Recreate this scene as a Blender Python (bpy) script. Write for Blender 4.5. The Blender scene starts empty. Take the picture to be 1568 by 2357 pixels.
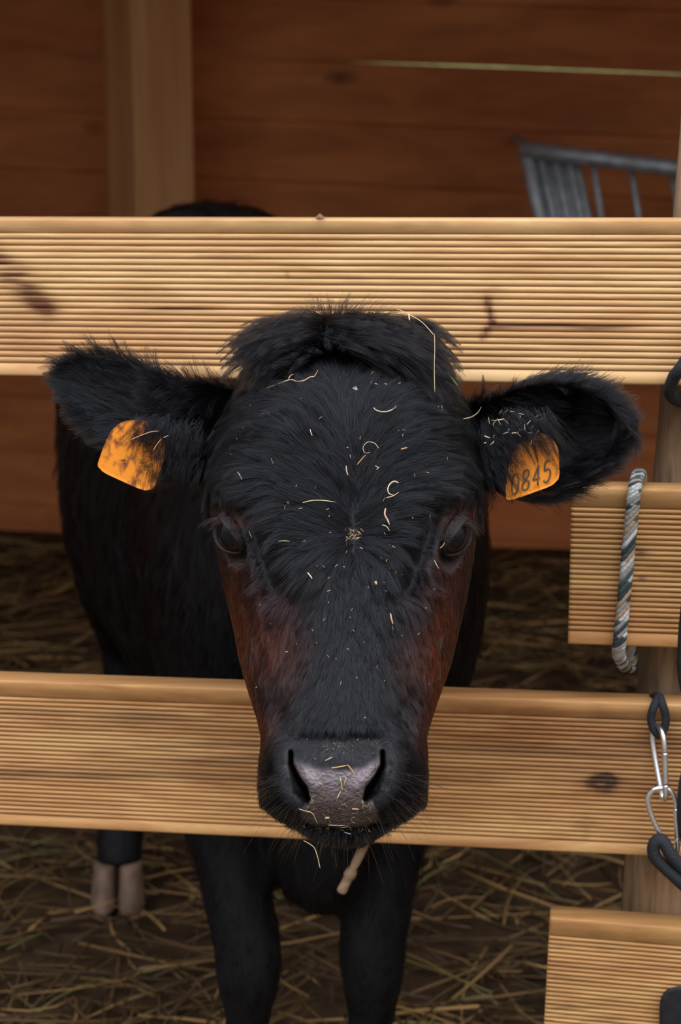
import bpy, math, random
import numpy as np
from mathutils import Vector, kdtree

rng = np.random.default_rng(11)
random.seed(5)
SC = bpy.context.scene
COL = SC.collection

# ------------------------------------------------------------------ camera
F = 4000.0; CX, CY = 784.0, 1178.5; H = 1.15; P = math.radians(13.06)
cam = bpy.data.cameras.new('camera'); camo = bpy.data.objects.new('camera', cam); COL.objects.link(camo)
camo.location = (0, 0, H); camo.rotation_euler = (math.pi/2 - P, 0, 0)
cam.sensor_fit = 'VERTICAL'; cam.sensor_height = 36; cam.sensor_width = 24
cam.lens = F/2357*36
cam.clip_start = 0.05; cam.clip_end = 200
cam.dof.use_dof = True; cam.dof.focus_distance = 1.30; cam.dof.aperture_fstop = 61.1/7.2
SC.camera = camo

# ------------------------------------------------------------------ sky, light, exposure
world = bpy.data.worlds.new('overcast_sky'); SC.world = world; world.use_nodes = True
wn = world.node_tree.nodes; wl = world.node_tree.links; wn.clear()
wo = wn.new('ShaderNodeOutputWorld'); wb = wn.new('ShaderNodeBackground')
wt = wn.new('ShaderNodeTexCoord'); ws = wn.new('ShaderNodeSeparateXYZ'); wr = wn.new('ShaderNodeValToRGB')
wl.new(wt.outputs['Generated'], ws.inputs[0]); wl.new(ws.outputs['Z'], wr.inputs[0]); wl.new(wr.outputs[0], wb.inputs[0]); wl.new(wb.outputs[0], wo.inputs[0])
cr = wr.color_ramp
cr.elements[0].position = 0.0; cr.elements[0].color = (0.075, 0.07, 0.06, 1)
cr.elements[1].position = 1.0; cr.elements[1].color = (1.08, 1.2, 1.40, 1)
for p_, c_ in ((0.12, (0.09, 0.09, 0.085)), (0.40, (0.20, 0.205, 0.21)), (0.62, (0.62, 0.65, 0.70)), (0.8, (1.04, 1.12, 1.25))):
    e = cr.elements.new(p_); e.color = (*c_, 1)
wb.inputs[1].default_value = 4.3
SC.view_settings.view_transform = 'Standard'; SC.view_settings.look = 'None'
SC.view_settings.gamma = 1; SC.view_settings.use_curve_mapping = False
SC.view_settings.exposure = 0.30
SC.cycles.use_denoising = True
SC.cycles.max_bounces = 8; SC.cycles.diffuse_bounces = 4; SC.cycles.glossy_bounces = 3; SC.cycles.transmission_bounces = 4
try: SC.cycles_curves.shape = 'RIBBONS'
except Exception: pass

# ------------------------------------------------------------------ helpers
cP, sP = math.cos(P), math.sin(P)
def W(px, py, dep):
    """world point seen at photo pixel (px,py) at the distance dep along the view axis"""
    px, py, dep = np.broadcast_arrays(np.asarray(px, float), np.asarray(py, float), np.asarray(dep, float))
    a = (px-CX)/F*dep; b = -(py-CY)/F*dep
    return np.stack([a, dep*cP + b*sP, H - dep*sP + b*cP], -1)
def proj(V):
    V = np.asarray(V, float); q = V - np.array([0, 0, H])
    d = q[..., 1]*cP - q[..., 2]*sP; b = q[..., 1]*sP + q[..., 2]*cP
    return CX + q[..., 0]/d*F, CY - b/d*F, d
YAW = 0.14
def WF(px, py, Y0=1.5, yaw=YAW):
    """hit on the fence plane Y = Y0 - yaw*x"""
    a = (px-CX)/F; b = -(py-CY)/F
    r = np.array([a, cP + b*sP, -sP + b*cP])
    t = Y0/(r[1] + yaw*r[0])
    return np.array([0, 0, H]) + r*t

def hashn(ix, iy, iz):
    n = (ix*374761393 + iy*668265263 + iz*2147483647 + 1013904223) & 0xffffffff
    n = ((n ^ (n >> 13))*1274126177) & 0xffffffff
    n = ((n ^ (n >> 16))*2246822519) & 0xffffffff
    return ((n ^ (n >> 15)) & 0xffffff)/0xffffff
def vnoise(p):
    p = np.asarray(p, float); i = np.floor(p).astype(np.int64); f = p-i; f = f*f*(3-2*f); r = 0
    for dx in (0, 1):
        for dy in (0, 1):
            for dz in (0, 1):
                w = (f[..., 0] if dx else 1-f[..., 0])*(f[..., 1] if dy else 1-f[..., 1])*(f[..., 2] if dz else 1-f[..., 2])
                r = r + w*hashn(i[..., 0]+dx, i[..., 1]+dy, i[..., 2]+dz)
    return r*2-1
def fbm(p, o=3):
    r = 0; a = 1; s = 0
    for k in range(o):
        r = r + a*vnoise(np.asarray(p)*2**k + 17.3*k); s += a; a *= .5
    return r/s
def sstep(a, b, x):
    t = np.clip((x-a)/(b-a), 0, 1); return t*t*(3-2*t)
def pl_dist(px, py, pts, widths=None):
    """distance to a polyline and the width interpolated along it"""
    best = np.full(np.shape(px), 1e9); bw = np.ones(np.shape(px))
    for i in range(len(pts)-1):
        (ax, ay), (bx, by) = pts[i], pts[i+1]
        dx, dy = bx-ax, by-ay; t = np.clip(((px-ax)*dx+(py-ay)*dy)/(dx*dx+dy*dy), 0, 1)
        d = np.hypot(px-ax-t*dx, py-ay-t*dy)
        m = d < best; best = np.where(m, d, best)
        if widths: bw = np.where(m, widths[i]*(1-t)+widths[i+1]*t, bw)
    return best, bw
def poly_sd(px, py, pts):
    """signed distance to a polygon, negative inside"""
    d, _ = pl_dist(px, py, list(pts)+[pts[0]])
    ins = np.zeros(np.shape(px), bool); n = len(pts)
    for i in range(n):
        x1, y1 = pts[i]; x2, y2 = pts[(i+1) % n]
        if y1 == y2: continue
        c = ((y1 > py) != (y2 > py)) & (px < (x2-x1)*(py-y1)/(y2-y1)+x1)
        ins ^= c
    return np.where(ins, -d, d)
def G(px, py, cx, cy, sx, sy):
    return np.exp(-((px-cx)/sx)**2-((py-cy)/sy)**2)

def tag(o, label=None, cat=None, group=None, kind=None):
    if label: o['label'] = label
    if cat: o['category'] = cat
    if group: o['group'] = group
    if kind: o['kind'] = kind
    return o
def empty(name, loc):
    o = bpy.data.objects.new(name, None); COL.objects.link(o); o.location = loc; o.empty_display_size = .02
    return o
def mesh_obj(name, V, Fc, mat, parent=None, smooth=True, cols=None, attr=None):
    me = bpy.data.meshes.new(name)
    V = np.asarray(V, float)
    o = bpy.data.objects.new(name, me); COL.objects.link(o)
    if parent is not None:
        pl = np.array(parent.location); V = V - pl; o.parent = parent
    else:
        lo, hi = V.min(0), V.max(0); c = np.array([(lo[0]+hi[0])/2, (lo[1]+hi[1])/2, lo[2]])
        o.location = c; V = V - c
    me.from_pydata(V.tolist(), [], Fc if isinstance(Fc, list) else Fc.tolist())
    if smooth: me.polygons.foreach_set('use_smooth', np.ones(len(me.polygons), bool))
    if mat: me.materials.append(mat)
    if cols is not None:
        a = me.color_attributes.new('Col', 'FLOAT_COLOR', 'POINT')
        c4 = np.ones((len(V), 4)); c4[:, :3] = cols; a.data.foreach_set('color', c4.ravel().astype(np.float32))
    if attr is not None:
        for k, v in attr.items():
            a = me.attributes.new(k, 'FLOAT', 'POINT'); a.data.foreach_set('value', np.asarray(v, np.float32))
    me.update()
    return o
class MB:
    """collects shapes of one mesh"""
    def __init__(s): s.V = []; s.F = []; s.C = []; s.n = 0
    def add(s, V, Fc, col=None):
        V = np.asarray(V, float); s.V.append(V)
        s.F += [[int(i)+s.n for i in f] for f in Fc]
        if col is not None: s.C.append(np.broadcast_to(np.asarray(col, float), V.shape).copy())
        s.n += len(V); return s
    def build(s, name, mat, parent=None, smooth=True):
        return mesh_obj(name, np.concatenate(s.V), s.F, mat, parent, smooth, np.concatenate(s.C) if s.C else None)
def tube(pts, r, n=8, closed=False, flat=1.0):
    pts = np.asarray(pts, float); m = len(pts); r = np.broadcast_to(np.asarray(r, float), (m,))
    if closed: T = np.roll(pts, -1, 0)-np.roll(pts, 1, 0)
    else: T = np.gradient(pts, axis=0)
    T /= np.linalg.norm(T, axis=1)[:, None]+1e-12
    ref = np.array([0, 0, 1.]) if abs(T[0, 2]) < .9 else np.array([1., 0, 0])
    N = ref-T[0]*T[0].dot(ref); N /= np.linalg.norm(N); Ns = [N]
    for i in range(1, m):
        N = N-T[i]*T[i].dot(N); N /= np.linalg.norm(N)+1e-12; Ns.append(N)
    Ns = np.array(Ns); B = np.cross(T, Ns)
    a = np.arange(n)*2*math.pi/n
    V = pts[:, None]+r[:, None, None]*(np.cos(a)[None, :, None]*Ns[:, None]+flat*np.sin(a)[None, :, None]*B[:, None])
    V = V.reshape(-1, 3); Fc = []
    for i in range(m if closed else m-1):
        i2 = (i+1) % m
        for k in range(n):
            k2 = (k+1) % n
            Fc.append([i*n+k, i*n+k2, i2*n+k2, i2*n+k])
    if not closed:
        Fc.append(list(range(n))[::-1]); Fc.append([(m-1)*n+k for k in range(n)])
    return V, Fc
def box(c, s, rot=None):
    c = np.asarray(c, float); s = np.asarray(s, float)/2
    V = np.array([[x, y, z] for x in (-1, 1) for y in (-1, 1) for z in (-1, 1)])*s
    if rot is not None: V = V @ np.asarray(rot).T
    return V+c, [[0, 1, 3, 2], [4, 6, 7, 5], [0, 4, 5, 1], [2, 3, 7, 6], [0, 2, 6, 4], [1, 5, 7, 3]]
def spline(pts, n):
    pts = np.asarray(pts, float); m = len(pts)
    q = np.vstack([2*pts[0]-pts[1], pts, 2*pts[-1]-pts[-2]])
    t = np.linspace(0, m-1, n); i = np.minimum(t.astype(int), m-2); f = (t-i)[:, None]
    p0, p1, p2, p3 = q[i], q[i+1], q[i+2], q[i+3]
    return .5*((2*p1)+(-p0+p2)*f+(2*p0-5*p1+4*p2-p3)*f**2+(-p0+3*p1-3*p2+p3)*f**3)
def bevel(o, w, seg=2):
    b = o.modifiers.new('bevel', 'BEVEL'); b.width = w; b.segments = seg; b.limit_method = 'ANGLE'
    return o

# ------------------------------------------------------------------ materials
def newmat(name):
    m = bpy.data.materials.new(name); m.use_nodes = True
    return m, m.node_tree.nodes, m.node_tree.links, m.node_tree.nodes['Principled BSDF']
def simple(name, col, rough=.6, metal=0., spec=.5, bump=0., bscale=60., var=0.12, coat=0.):
    m, n, l, b = newmat(name)
    b.inputs['Roughness'].default_value = rough; b.inputs['Metallic'].default_value = metal
    b.inputs['Specular IOR Level'].default_value = spec; b.inputs['Coat Weight'].default_value = coat
    t = n.new('ShaderNodeTexCoord'); x = n.new('ShaderNodeTexNoise'); x.inputs['Scale'].default_value = bscale; x.inputs['Detail'].default_value = 5
    l.new(t.outputs['Object'], x.inputs['Vector'])
    r = n.new('ShaderNodeValToRGB'); c = np.array(col)
    r.color_ramp.elements[0].position = .3; r.color_ramp.elements[1].position = .7
    r.color_ramp.elements[0].color = (*(c*(1-var)), 1); r.color_ramp.elements[1].color = (*(np.minimum(c*(1+var), 1)), 1)
    l.new(x.outputs['Fac'], r.inputs[0]); l.new(r.outputs[0], b.inputs['Base Color'])
    if bump:
        bp = n.new('ShaderNodeBump'); bp.inputs['Strength'].default_value = bump; bp.inputs['Distance'].default_value = .002
        l.new(x.outputs['Fac'], bp.inputs['Height']); l.new(bp.outputs[0], b.inputs['Normal'])
    return m
def vcol(name, rough=.7, spec=.3, sheen=0., bump=0, bscale=200, stretch=None):
    m, n, l, b = newmat(name)
    a = n.new('ShaderNodeVertexColor'); a.layer_name = 'Col'
    l.new(a.outputs['Color'], b.inputs['Base Color'])
    b.inputs['Roughness'].default_value = rough; b.inputs['Specular IOR Level'].default_value = spec
    b.inputs['Sheen Weight'].default_value = sheen
    if bump:
        t = n.new('ShaderNodeTexCoord'); mp = n.new('ShaderNodeMapping'); x = n.new('ShaderNodeTexNoise')
        x.inputs['Scale'].default_value = bscale; x.inputs['Detail'].default_value = 4
        if stretch: mp.inputs['Scale'].default_value = stretch
        l.new(t.outputs['Object'], mp.inputs[0]); l.new(mp.outputs[0], x.inputs['Vector'])
        bp = n.new('ShaderNodeBump'); bp.inputs['Strength'].default_value = bump; bp.inputs['Distance'].default_value = .004
        l.new(x.outputs['Fac'], bp.inputs['Height']); l.new(bp.outputs[0], b.inputs['Normal'])
    return m
def wood(name, light, dark, knot=(.05, .02, .01), gs=(1.3, 60, 34), rough=.62, attr=False, knots=0., seed=0., axis='X', spec=.3, bump=.25, green=0.):
    """long grain along X (or Z); optional mask 'knot' carried by the mesh; optional random knots"""
    m, n, l, b = newmat(name)
    t = n.new('ShaderNodeTexCoord'); mp = n.new('ShaderNodeMapping')
    s = gs if axis == 'X' else (gs[1], gs[2], gs[0])
    mp.inputs['Scale'].default_value = s; mp.inputs['Location'].default_value = (seed*3.1, seed*1.7, seed*2.3)
    l.new(t.outputs['Object'], mp.inputs[0])
    x = n.new('ShaderNodeTexNoise'); x.inputs['Scale'].default_value = 1; x.inputs['Detail'].default_value = 6; x.inputs['Roughness'].default_value = .62; x.inputs['Distortion'].default_value = .6
    l.new(mp.outputs[0], x.inputs['Vector'])
    r = n.new('ShaderNodeValToRGB'); r.color_ramp.elements[0].position = .33; r.color_ramp.elements[1].position = .62
    r.color_ramp.elements[0].color = (*dark, 1); r.color_ramp.elements[1].color = (*light, 1)
    l.new(x.outputs['Fac'], r.inputs[0]); out = r.outputs[0]
    # broad colour drift along the board
    mp2 = n.new('ShaderNodeMapping'); mp2.inputs['Scale'].default_value = tuple(v*(.9 if i == (0 if axis == 'X' else 2) else .22) for i, v in enumerate(s))
    mp2.inputs['Location'].default_value = (seed, 5+seed, seed*2)
    x2 = n.new('ShaderNodeTexNoise'); x2.inputs['Scale'].default_value = 1; x2.inputs['Detail'].default_value = 3
    l.new(t.outputs['Object'], mp2.inputs[0]); l.new(mp2.outputs[0], x2.inputs['Vector'])
    r2 = n.new('ShaderNodeValToRGB'); r2.color_ramp.elements[0].position = .35; r2.color_ramp.elements[1].position = .65
    r2.color_ramp.elements[0].color = (.86, .72, .62, 1); r2.color_ramp.elements[1].color = (1.05, 1.05, 1.0, 1)
    mx = n.new('ShaderNodeMix'); mx.data_type = 'RGBA'; mx.blend_type = 'MULTIPLY'; mx.inputs[0].default_value = 1
    l.new(x2.outputs['Fac'], r2.inputs[0]); l.new(out, mx.inputs[6]); l.new(r2.outputs[0], mx.inputs[7]); out = mx.outputs[2]
    if knots:
        mp3 = n.new('ShaderNodeMapping'); mp3.inputs['Scale'].default_value = (2.2, 3, 5.5) if axis == 'X' else (5.5, 3, 2.2)
        mp3.inputs['Location'].default_value = (seed*.7, .3, seed)
        v = n.new('ShaderNodeTexVoronoi'); v.inputs['Scale'].default_value = 1
        nn = n.new('ShaderNodeTexNoise'); nn.inputs['Scale'].default_value = 12
        ad = n.new('ShaderNodeMath'); ad.operation = 'MULTIPLY_ADD'; ad.inputs[1].default_value = .12
        l.new(t.outputs['Object'], mp3.inputs[0]); l.new(mp3.outputs[0], v.inputs['Vector']); l.new(t.outputs['Object'], nn.inputs['Vector'])
        l.new(nn.outputs['Fac'], ad.inputs[0]); l.new(v.outputs['Distance'], ad.inputs[2])
        rk = n.new('ShaderNodeValToRGB'); rk.color_ramp.elements[0].position = knots; rk.color_ramp.elements[1].position = knots+.11
        rk.color_ramp.elements[0].color = (1, 1, 1, 1); rk.color_ramp.elements[1].color = (0, 0, 0, 1)
        l.new(ad.outputs[0], rk.inputs[0])
        mk = n.new('ShaderNodeMix'); mk.data_type = 'RGBA'; l.new(rk.outputs[0], mk.inputs[0]); l.new(out, mk.inputs[6]); mk.inputs[7].default_value = (*knot, 1); out = mk.outputs[2]
    if attr:
        at = n.new('ShaderNodeAttribute'); at.attribute_name = 'knot'
        mk = n.new('ShaderNodeMix'); mk.data_type = 'RGBA'; l.new(at.outputs['Fac'], mk.inputs[0]); l.new(out, mk.inputs[6]); mk.inputs[7].default_value = (*knot, 1); out = mk.outputs[2]
    l.new(out, b.inputs['Base Color']); b.inputs['Roughness'].default_value = rough; b.inputs['Specular IOR Level'].default_value = spec
    bp = n.new('ShaderNodeBump'); bp.inputs['Strength'].default_value = bump; bp.inputs['Distance'].default_value = .0008
    l.new(x.outputs['Fac'], bp.inputs['Height']); l.new(bp.outputs[0], b.inputs['Normal'])
    return m
def hairmat(name, rough=.27, radial=.35, scale=1.0):
    m = bpy.data.materials.new(name); m.use_nodes = True; n = m.node_tree.nodes; l = m.node_tree.links; n.clear()
    o = n.new('ShaderNodeOutputMaterial'); h = n.new('ShaderNodeBsdfHairPrincipled')
    h.parametrization = 'COLOR'
    h.inputs['Roughness'].default_value = rough; h.inputs['Radial Roughness'].default_value = radial
    h.inputs['IOR'].default_value = 1.29
    a = n.new('ShaderNodeAttribute'); a.attribute_name = 'tint'
    l.new(a.outputs['Color'], h.inputs['Color']); l.new(h.outputs[0], o.inputs['Surface'])
    return m

M_HAIR = hairmat('calf_coat_hair')
M_SKIN = None

# ------------------------------------------------------------------ the shed and the ground
def plane_obj(name, x0, x1, y0, y1, z, mat, n=1, bumpf=None):
    xs = np.linspace(x0, x1, n+1); ys = np.linspace(y0, y1, n+1); X, Y = np.meshgrid(xs, ys)
    Z = np.full(X.shape, z) if bumpf is None else z+bumpf(X, Y)
    V = np.stack([X, Y, Z], -1).reshape(-1, 3); Fc = [[j*(n+1)+i, j*(n+1)+i+1, (j+1)*(n+1)+i+1, (j+1)*(n+1)+i] for j in range(n) for i in range(n)]
    return mesh_obj(name, V, Fc, mat)
soil = simple('trampled_bedding_soil', (.055, .032, .016), .95, 0, .1, .8, 26, .5)
yard = simple('yard_gravel', (.10, .085, .065), .95, 0, .1, .5, 60, .3)
grass = simple('grass_bank', (.075, .07, .016), .95, 0, .1, .6, 8, .5)
fl = plane_obj('floor', -3.2, 3.6, 1.2, 6.0, 0, soil, 120, lambda X, Y: .008*fbm(np.stack([X*6, Y*6, X*0], -1), 2)-.012)
tag(fl, kind='structure')
yd = plane_obj('trim_1', -14, 14, -14, 1.2, -.012, yard, 2); tag(yd, kind='structure')
bk = plane_obj('trim_2', -14, 14, 6.0, 26, -.012, grass, 40, lambda X, Y: (Y-6)*.13+.2*fbm(np.stack([X*.6, Y*.6, X*0], -1), 2)); tag(bk, kind='structure')

M_WALL = wood('shed_wall_boards', (.66, .235, .082), (.45, .145, .047), (.10, .032, .012), gs=(1.1, 22, 14), rough=.6, knots=.1, seed=2.0)
M_WALL2 = wood('shed_side_boards', (.40, .16, .058), (.26, .10, .034), (.035, .013, .006), gs=(1.1, 22, 14), rough=.7, seed=4.0)
def wallmap(xl, z, y=0.0):
    # wall local: along xl, height z -> world with yaw and the slight slope of the boards
    t = .04
    X = xl*math.cos(t)+z*math.sin(t); Z = z*math.cos(t)-xl*math.sin(t)
    ca, sa = math.cos(math.atan(YAW)), math.sin(math.atan(YAW))
    return np.array([X*ca+y*sa, 4.65-X*sa+y*ca, Z])
mb = MB()
bh = .155; zgap = None
zb = -.18; k = 0
gapz = 1.268
edges = []
z = gapz
while z > -.2: edges.append((z-bh, z)); z -= bh
z = gapz
while z < 2.7: edges.append((z, z+bh)); z += bh
for (a, b_) in edges:
    V = []; xs_ = (-3.3, -.40, .05, .35, .9, 3.4); up_ = (-.006, -.006, .0012, .0042, .0022, .0010) if abs(a-gapz) < 1e-6 else (0,)*6
    ov = 0 if abs(b_-gapz) < 1e-6 else .004
    for x, u_ in zip(xs_, up_):
        prof = [(a+.0008+u_, .003), (a+.003+u_, 0), (b_-.003, 0), (b_-.0008, .003), (b_+ov, .012), (b_+ov, .022), (a+.0005+u_, .022)]
        V += [wallmap(x, zz, yy) for (zz, yy) in prof]
    n6 = 7
    Fc = [[j*n6+i, j*n6+(i+1) % n6, (j+1)*n6+(i+1) % n6, (j+1)*n6+i] for j in range(5) for i in range(n6)]+[list(range(n6))[::-1], list(range(5*n6, 6*n6))]
    mb.add(V, Fc)
wbk = mb.build('wall_back', M_WALL, None, False); tag(wbk, kind='structure')
mb = MB()
for z in np.arange(0, 2.3, .16):
    mb.add(*box((-3.12, 3.3, z+.08), (.03, 3.4, .157)))
o = mb.build('wall_left', M_WALL2, None, False); tag(o, kind='structure')
mb = MB()
for z in np.arange(0, 2.3, .16):
    mb.add(*box((3.2, 3.0, z+.08), (.03, 3.0, .157)))
o = mb.build('wall_right', M_WALL2, None, False); tag(o, kind='structure')
mb = MB()
for x in np.arange(-3.3, 3.6, .18):
    mb.add(*box((x, 3.3, 2.36), (.176, 3.76, .03)))  # unseen roof boards, carried forward over the fence to shade legs and straw
for y in (2.0, 3.1, 4.2): mb.add(*box((.1, y, 2.29), (6.8, .07, .12)))
mb.add(*box((.1, 1.42, 2.25), (6.8, .03, .25)))  # unseen fascia board, added to cut the sky light reaching the floor inside
o = mb.build('ceiling', M_WALL2, None, False); tag(o, kind='structure')

# the broad post against the back wall
M_POST = wood('shed_post_wood', (.80, .44, .22), (.64, .32, .15), gs=(1.2, 40, 30), axis='Z', seed=1.0, rough=.7)
c = W(343, 250, 4.35); ang = math.radians(33)
R = np.array([[math.cos(ang), -math.sin(ang), 0], [math.sin(ang), math.cos(ang), 0], [0, 0, 1]])
o = mesh_obj('shed_post', *box((c[0], c[1], 1.10), (.165, .165, 2.2), R), M_POST, None, False); bevel(o, .006)
tag(o, 'square brown timber post standing before the shed back wall at left', 'post')

# hay rack on the back wall
M_GALV = simple('galvanised_steel', (.50, .55, .62), .5, .55, .5, .1, 40, .25)
hr = empty('hay_rack', W(1400, 700, 4.0)); tag(hr, 'grey galvanised hay rack with ribbed end panel on the back wall', 'hay rack')
def seg(name, a, b_, r, parent, n=10, mat=M_GALV, flat=1): return mesh_obj(name, *tube(np.linspace(a, b_, 4), r, n, flat=flat), mat, parent)
DR = 3.95
seg('top_rail', W(1197, 343, DR), W(1760, 412, DR-.1), .018, hr)
seg('bottom_rail', W(1295, 770, DR+.15), W(1800, 800, DR+.05), .014, hr)
ep = MB()
for k in range(8):
    f0 = k/7
    a = W(1212+f0*112, 350+f0*14, DR+.01+.012*(k % 2)); b_ = W(1300+f0*112, 770, DR+.16+.012*(k % 2))
    ep.add(*tube(np.linspace(a, b_, 3), .0105 if k else .017, 8, flat=.8))
ep.build('ribbed_end_panel', M_GALV, hr)
for k, px in enumerate((1365, 1452, 1546, 1640, 1730)):
    seg('bar', W(px, 372+k*11, DR), W(px+62, 780, DR+.14), .0075, hr)
for px, py in ((1240, 348), (1745, 410)):
    a = W(px, py, DR); w_ = 4.65-YAW*a[0]-.01
    seg('wall_bracket', a, np.array([a[0], w_, a[2]+.02]), .012, hr)
for px, py in ((1300, 772), (1790, 800)):
    a = W(px, py, DR+.14); w_ = 4.65-YAW*a[0]-.01
    seg('wall_bracket', a, np.array([a[0], w_, a[2]+.01]), .012, hr)

# straw bedding: one uncountable mass
def straw_mesh(N, area, lens, rad, zf, seed):
    r = np.random.default_rng(seed); V = []; Fc = []; C = []; n = 0
    cx = r.uniform(area[0], area[1], N); cy = area[2]+(area[3]-area[2])*r.uniform(0, 1, N)**1.25
    for i in range(N):
        if cy[i] > 4.42-YAW*cx[i]: continue
        L = r.uniform(*lens); a = r.uniform(0, 2*math.pi); z0 = abs(r.normal(0, zf))+.004; tl = r.normal(0, .10); bd = r.normal(0, .16)
        t = np.linspace(-.5, .5, 4); kx = t*L; ky = bd*L*(t**2-.1)*2
        p = np.stack([cx[i]+kx*math.cos(a)-ky*math.sin(a), cy[i]+kx*math.sin(a)+ky*math.cos(a), np.maximum(z0+t*L*tl, .001)], -1)
        q, f = tube(p, r.uniform(*rad)*np.array([1, 1, .9, .5]), 3)
        V.append(q); Fc += [[j+n for j in g] for g in f]; n += len(q)
        b = r.uniform(0, 1); c = np.array([.36, .20, .07])*(.22+1.0*b**2)
        if r.random() < .12: c = np.array([.22, .20, .06])*(.5+b)
        if r.random() < .3: c = np.array([.09, .05, .024])*(.5+b)
        C.append(np.broadcast_to(c, q.shape))
    return np.concatenate(V), Fc, np.concatenate(C)
M_STRAW = vcol('straw', .6, .35)
V, Fc, C = straw_mesh(8000, (-1.7, 1.7, 1.6, 4.6), (.05, .26), (.0009, .0029), .013, 3)
o = mesh_obj('straw_bedding', V, Fc, M_STRAW, None, True, C)
tag(o, 'brown and yellow straw bedding spread over the shed floor', 'straw', kind='stuff')

# ------------------------------------------------------------------ fence
def rail(name, pL, pR, hgt, mat, knotf, xext, groove=True, gwf=.22, pitch=.00525, flatT=.0125, flatB=.012, thick=.028, step=.0035, depth=.0028):
    """ribbed softwood board; pL,pR the middles of its front face at the two ends (world)"""
    pL, pR = np.array(pL), np.array(pR); d = pR-pL; L = np.linalg.norm(d); d /= L
    yv = np.array([d[1]*0-d[1], d[0], 0.]); yv = np.array([-d[1], d[0], 0]); yv /= np.linalg.norm(yv)   # away from the camera
    zv = np.cross(d, yv); zv /= np.linalg.norm(zv)
    prof = []
    h = hgt/2; rb = .0025
    for k in range(5):
        a = k/4*math.pi/2; prof.append((h-rb+rb*math.cos(a)*1.0, rb-rb*math.sin(a)))   # (z, y) top front corner
    z = h-flatT; n = int((hgt-flatT-flatB)/pitch)
    pit = (hgt-flatT-flatB)/n
    for k in range(n+1):
        zc = h-flatT-k*pit
        gw = pit*gwf
        prof += [(zc+gw*1.35, 0), (zc+gw*.7, depth*.35), (zc+gw*.45, depth*.93), (zc, depth), (zc-gw*.45, depth*.93), (zc-gw*.7, depth*.35), (zc-gw*1.35, 0)]
        if k < n: prof.append((zc-pit/2, -.00022))
    for k in range(5):
        a = (1-k/4)*math.pi/2; prof.append((-h+rb-rb*math.cos(a), rb-rb*math.sin(a)))
    prof += [(-h, thick-.002), (-h+.002, thick), (h-.002, thick), (h, thick-.002)]
    prof = np.array(prof); m = len(prof)
    xs = np.arange(xext[0], xext[1]+1e-6, step)
    xs[-1] = xext[1]
    nx = len(xs)
    X = np.repeat(xs, m); Z = np.tile(prof[:, 0], nx); Y = np.tile(prof[:, 1], nx)
    # slight raggedness of milled softwood
    wob = .00012*vnoise(np.stack([X*70, Z*700, Y*0], -1)); Y = Y+np.where(Y < .004, wob, 0)
    V = pL+X[:, None]*d+Y[:, None]*yv+Z[:, None]*zv
    i = np.arange(nx-1)[:, None]*m; k = np.arange(m)[None, :]; k2 = (k+1) % m
    Fc = np.stack([i+k, i+m+k, i+m+k2, i+k2], -1).reshape(-1, 4).tolist()
    Fc.append(list(range(m))[::-1]); Fc[-1] = list(range(m)); Fc.append([(nx-1)*m+j for j in range(m)][::-1])
    px, py, _ = proj(V)
    kn = np.clip(knotf(px, py), 0, 1)*(1.0)
    o = mesh_obj(name, V, Fc, mat, None, True, None, {'knot': kn})
    # keep ends crisp
    me = o.data; sm = np.ones(len(me.polygons), bool); sm[-2:] = False; me.polygons.foreach_set('use_smooth', sm)
    return o
def ns(px, py, s, o=3, sd=0): return fbm(np.stack([px*s[0], py*s[1], np.zeros_like(px)+sd], -1), o)
def knot_top(px, py):
    k = 1.4*np.exp(-(pl_dist(px, py, [(-20, 590), (40, 640), (104, 712)])[0]/30)**2)*(.55+.8*ns(px, py, (.012, .16)))
    k += .35*np.exp(-(pl_dist(px, py, [(-60, 640), (20, 700), (60, 800)])[0]/50)**2)*(.4+.9*ns(px, py, (.012, .16), sd=3))
    k += .8*np.exp(-((py-711-3*ns(px, py, (.01, 0)))/5)**2)*sstep(290, 400, px)*(1-sstep(440, 540, px))
    k += 1.3*np.exp(-(pl_dist(px, py, [(1122, 690), (1133, 740), (1112, 775)])[0]/9)**2)*(.7+.5*ns(px, py, (.05, .2)))
    k += 1.1*np.exp(-((py-751-4*ns(px, py, (.008, 0)))/5.5)**2)*sstep(1120, 1150, px)*(1-sstep(1380, 1560, px))
    k += .25*G(px, py, 1125, 690, 30, 50)*(ns(px, py, (.02, .1)) > 0)
    k += .5*G(px, py, 660, 632, 5, 8)+.5*G(px, py, 590, 1010-180, 25, 3)+.9*G(px, py, 737, 505, 9, 4)
    return k+.18*sstep(.25, .6, ns(px, py, (.006, .2), sd=9))
def knot_low(px, py):
    d = np.hypot((px-1388)/36, (py-1801)/24)
    k = .3*np.exp(-(d/2.2)**2)*(.5+ns(px, py, (.03, .12), sd=8))+1.35*np.exp(-(np.maximum(d-.6, 0)/.45)**2)*(.75+.5*ns(px, py, (.06, .1)))-.65*np.exp(-(d/.42)**2)*(ns(px, py, (.12, .12), sd=2) > .0)
    c = 1782+.012*px+6*ns(px, py, (.003, 0))
    k += .55*np.exp(-((py-c)/11)**2)*(.7+.6*ns(px, py, (.006, .15), sd=4))
    k += .45*G(px, py, 1350, 1900, 30, 34)*(.4+ns(px, py, (.06, .12), sd=7))
    k += .13*sstep(1625, 1650, py)*(1-sstep(1775, 1800, py))
    k += .35*sstep(.05, .5, ns(px, py, (.0035, .07), sd=5))*sstep(1600, 1650, py)*(1-sstep(1780, 1800, py))
    return k
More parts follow.
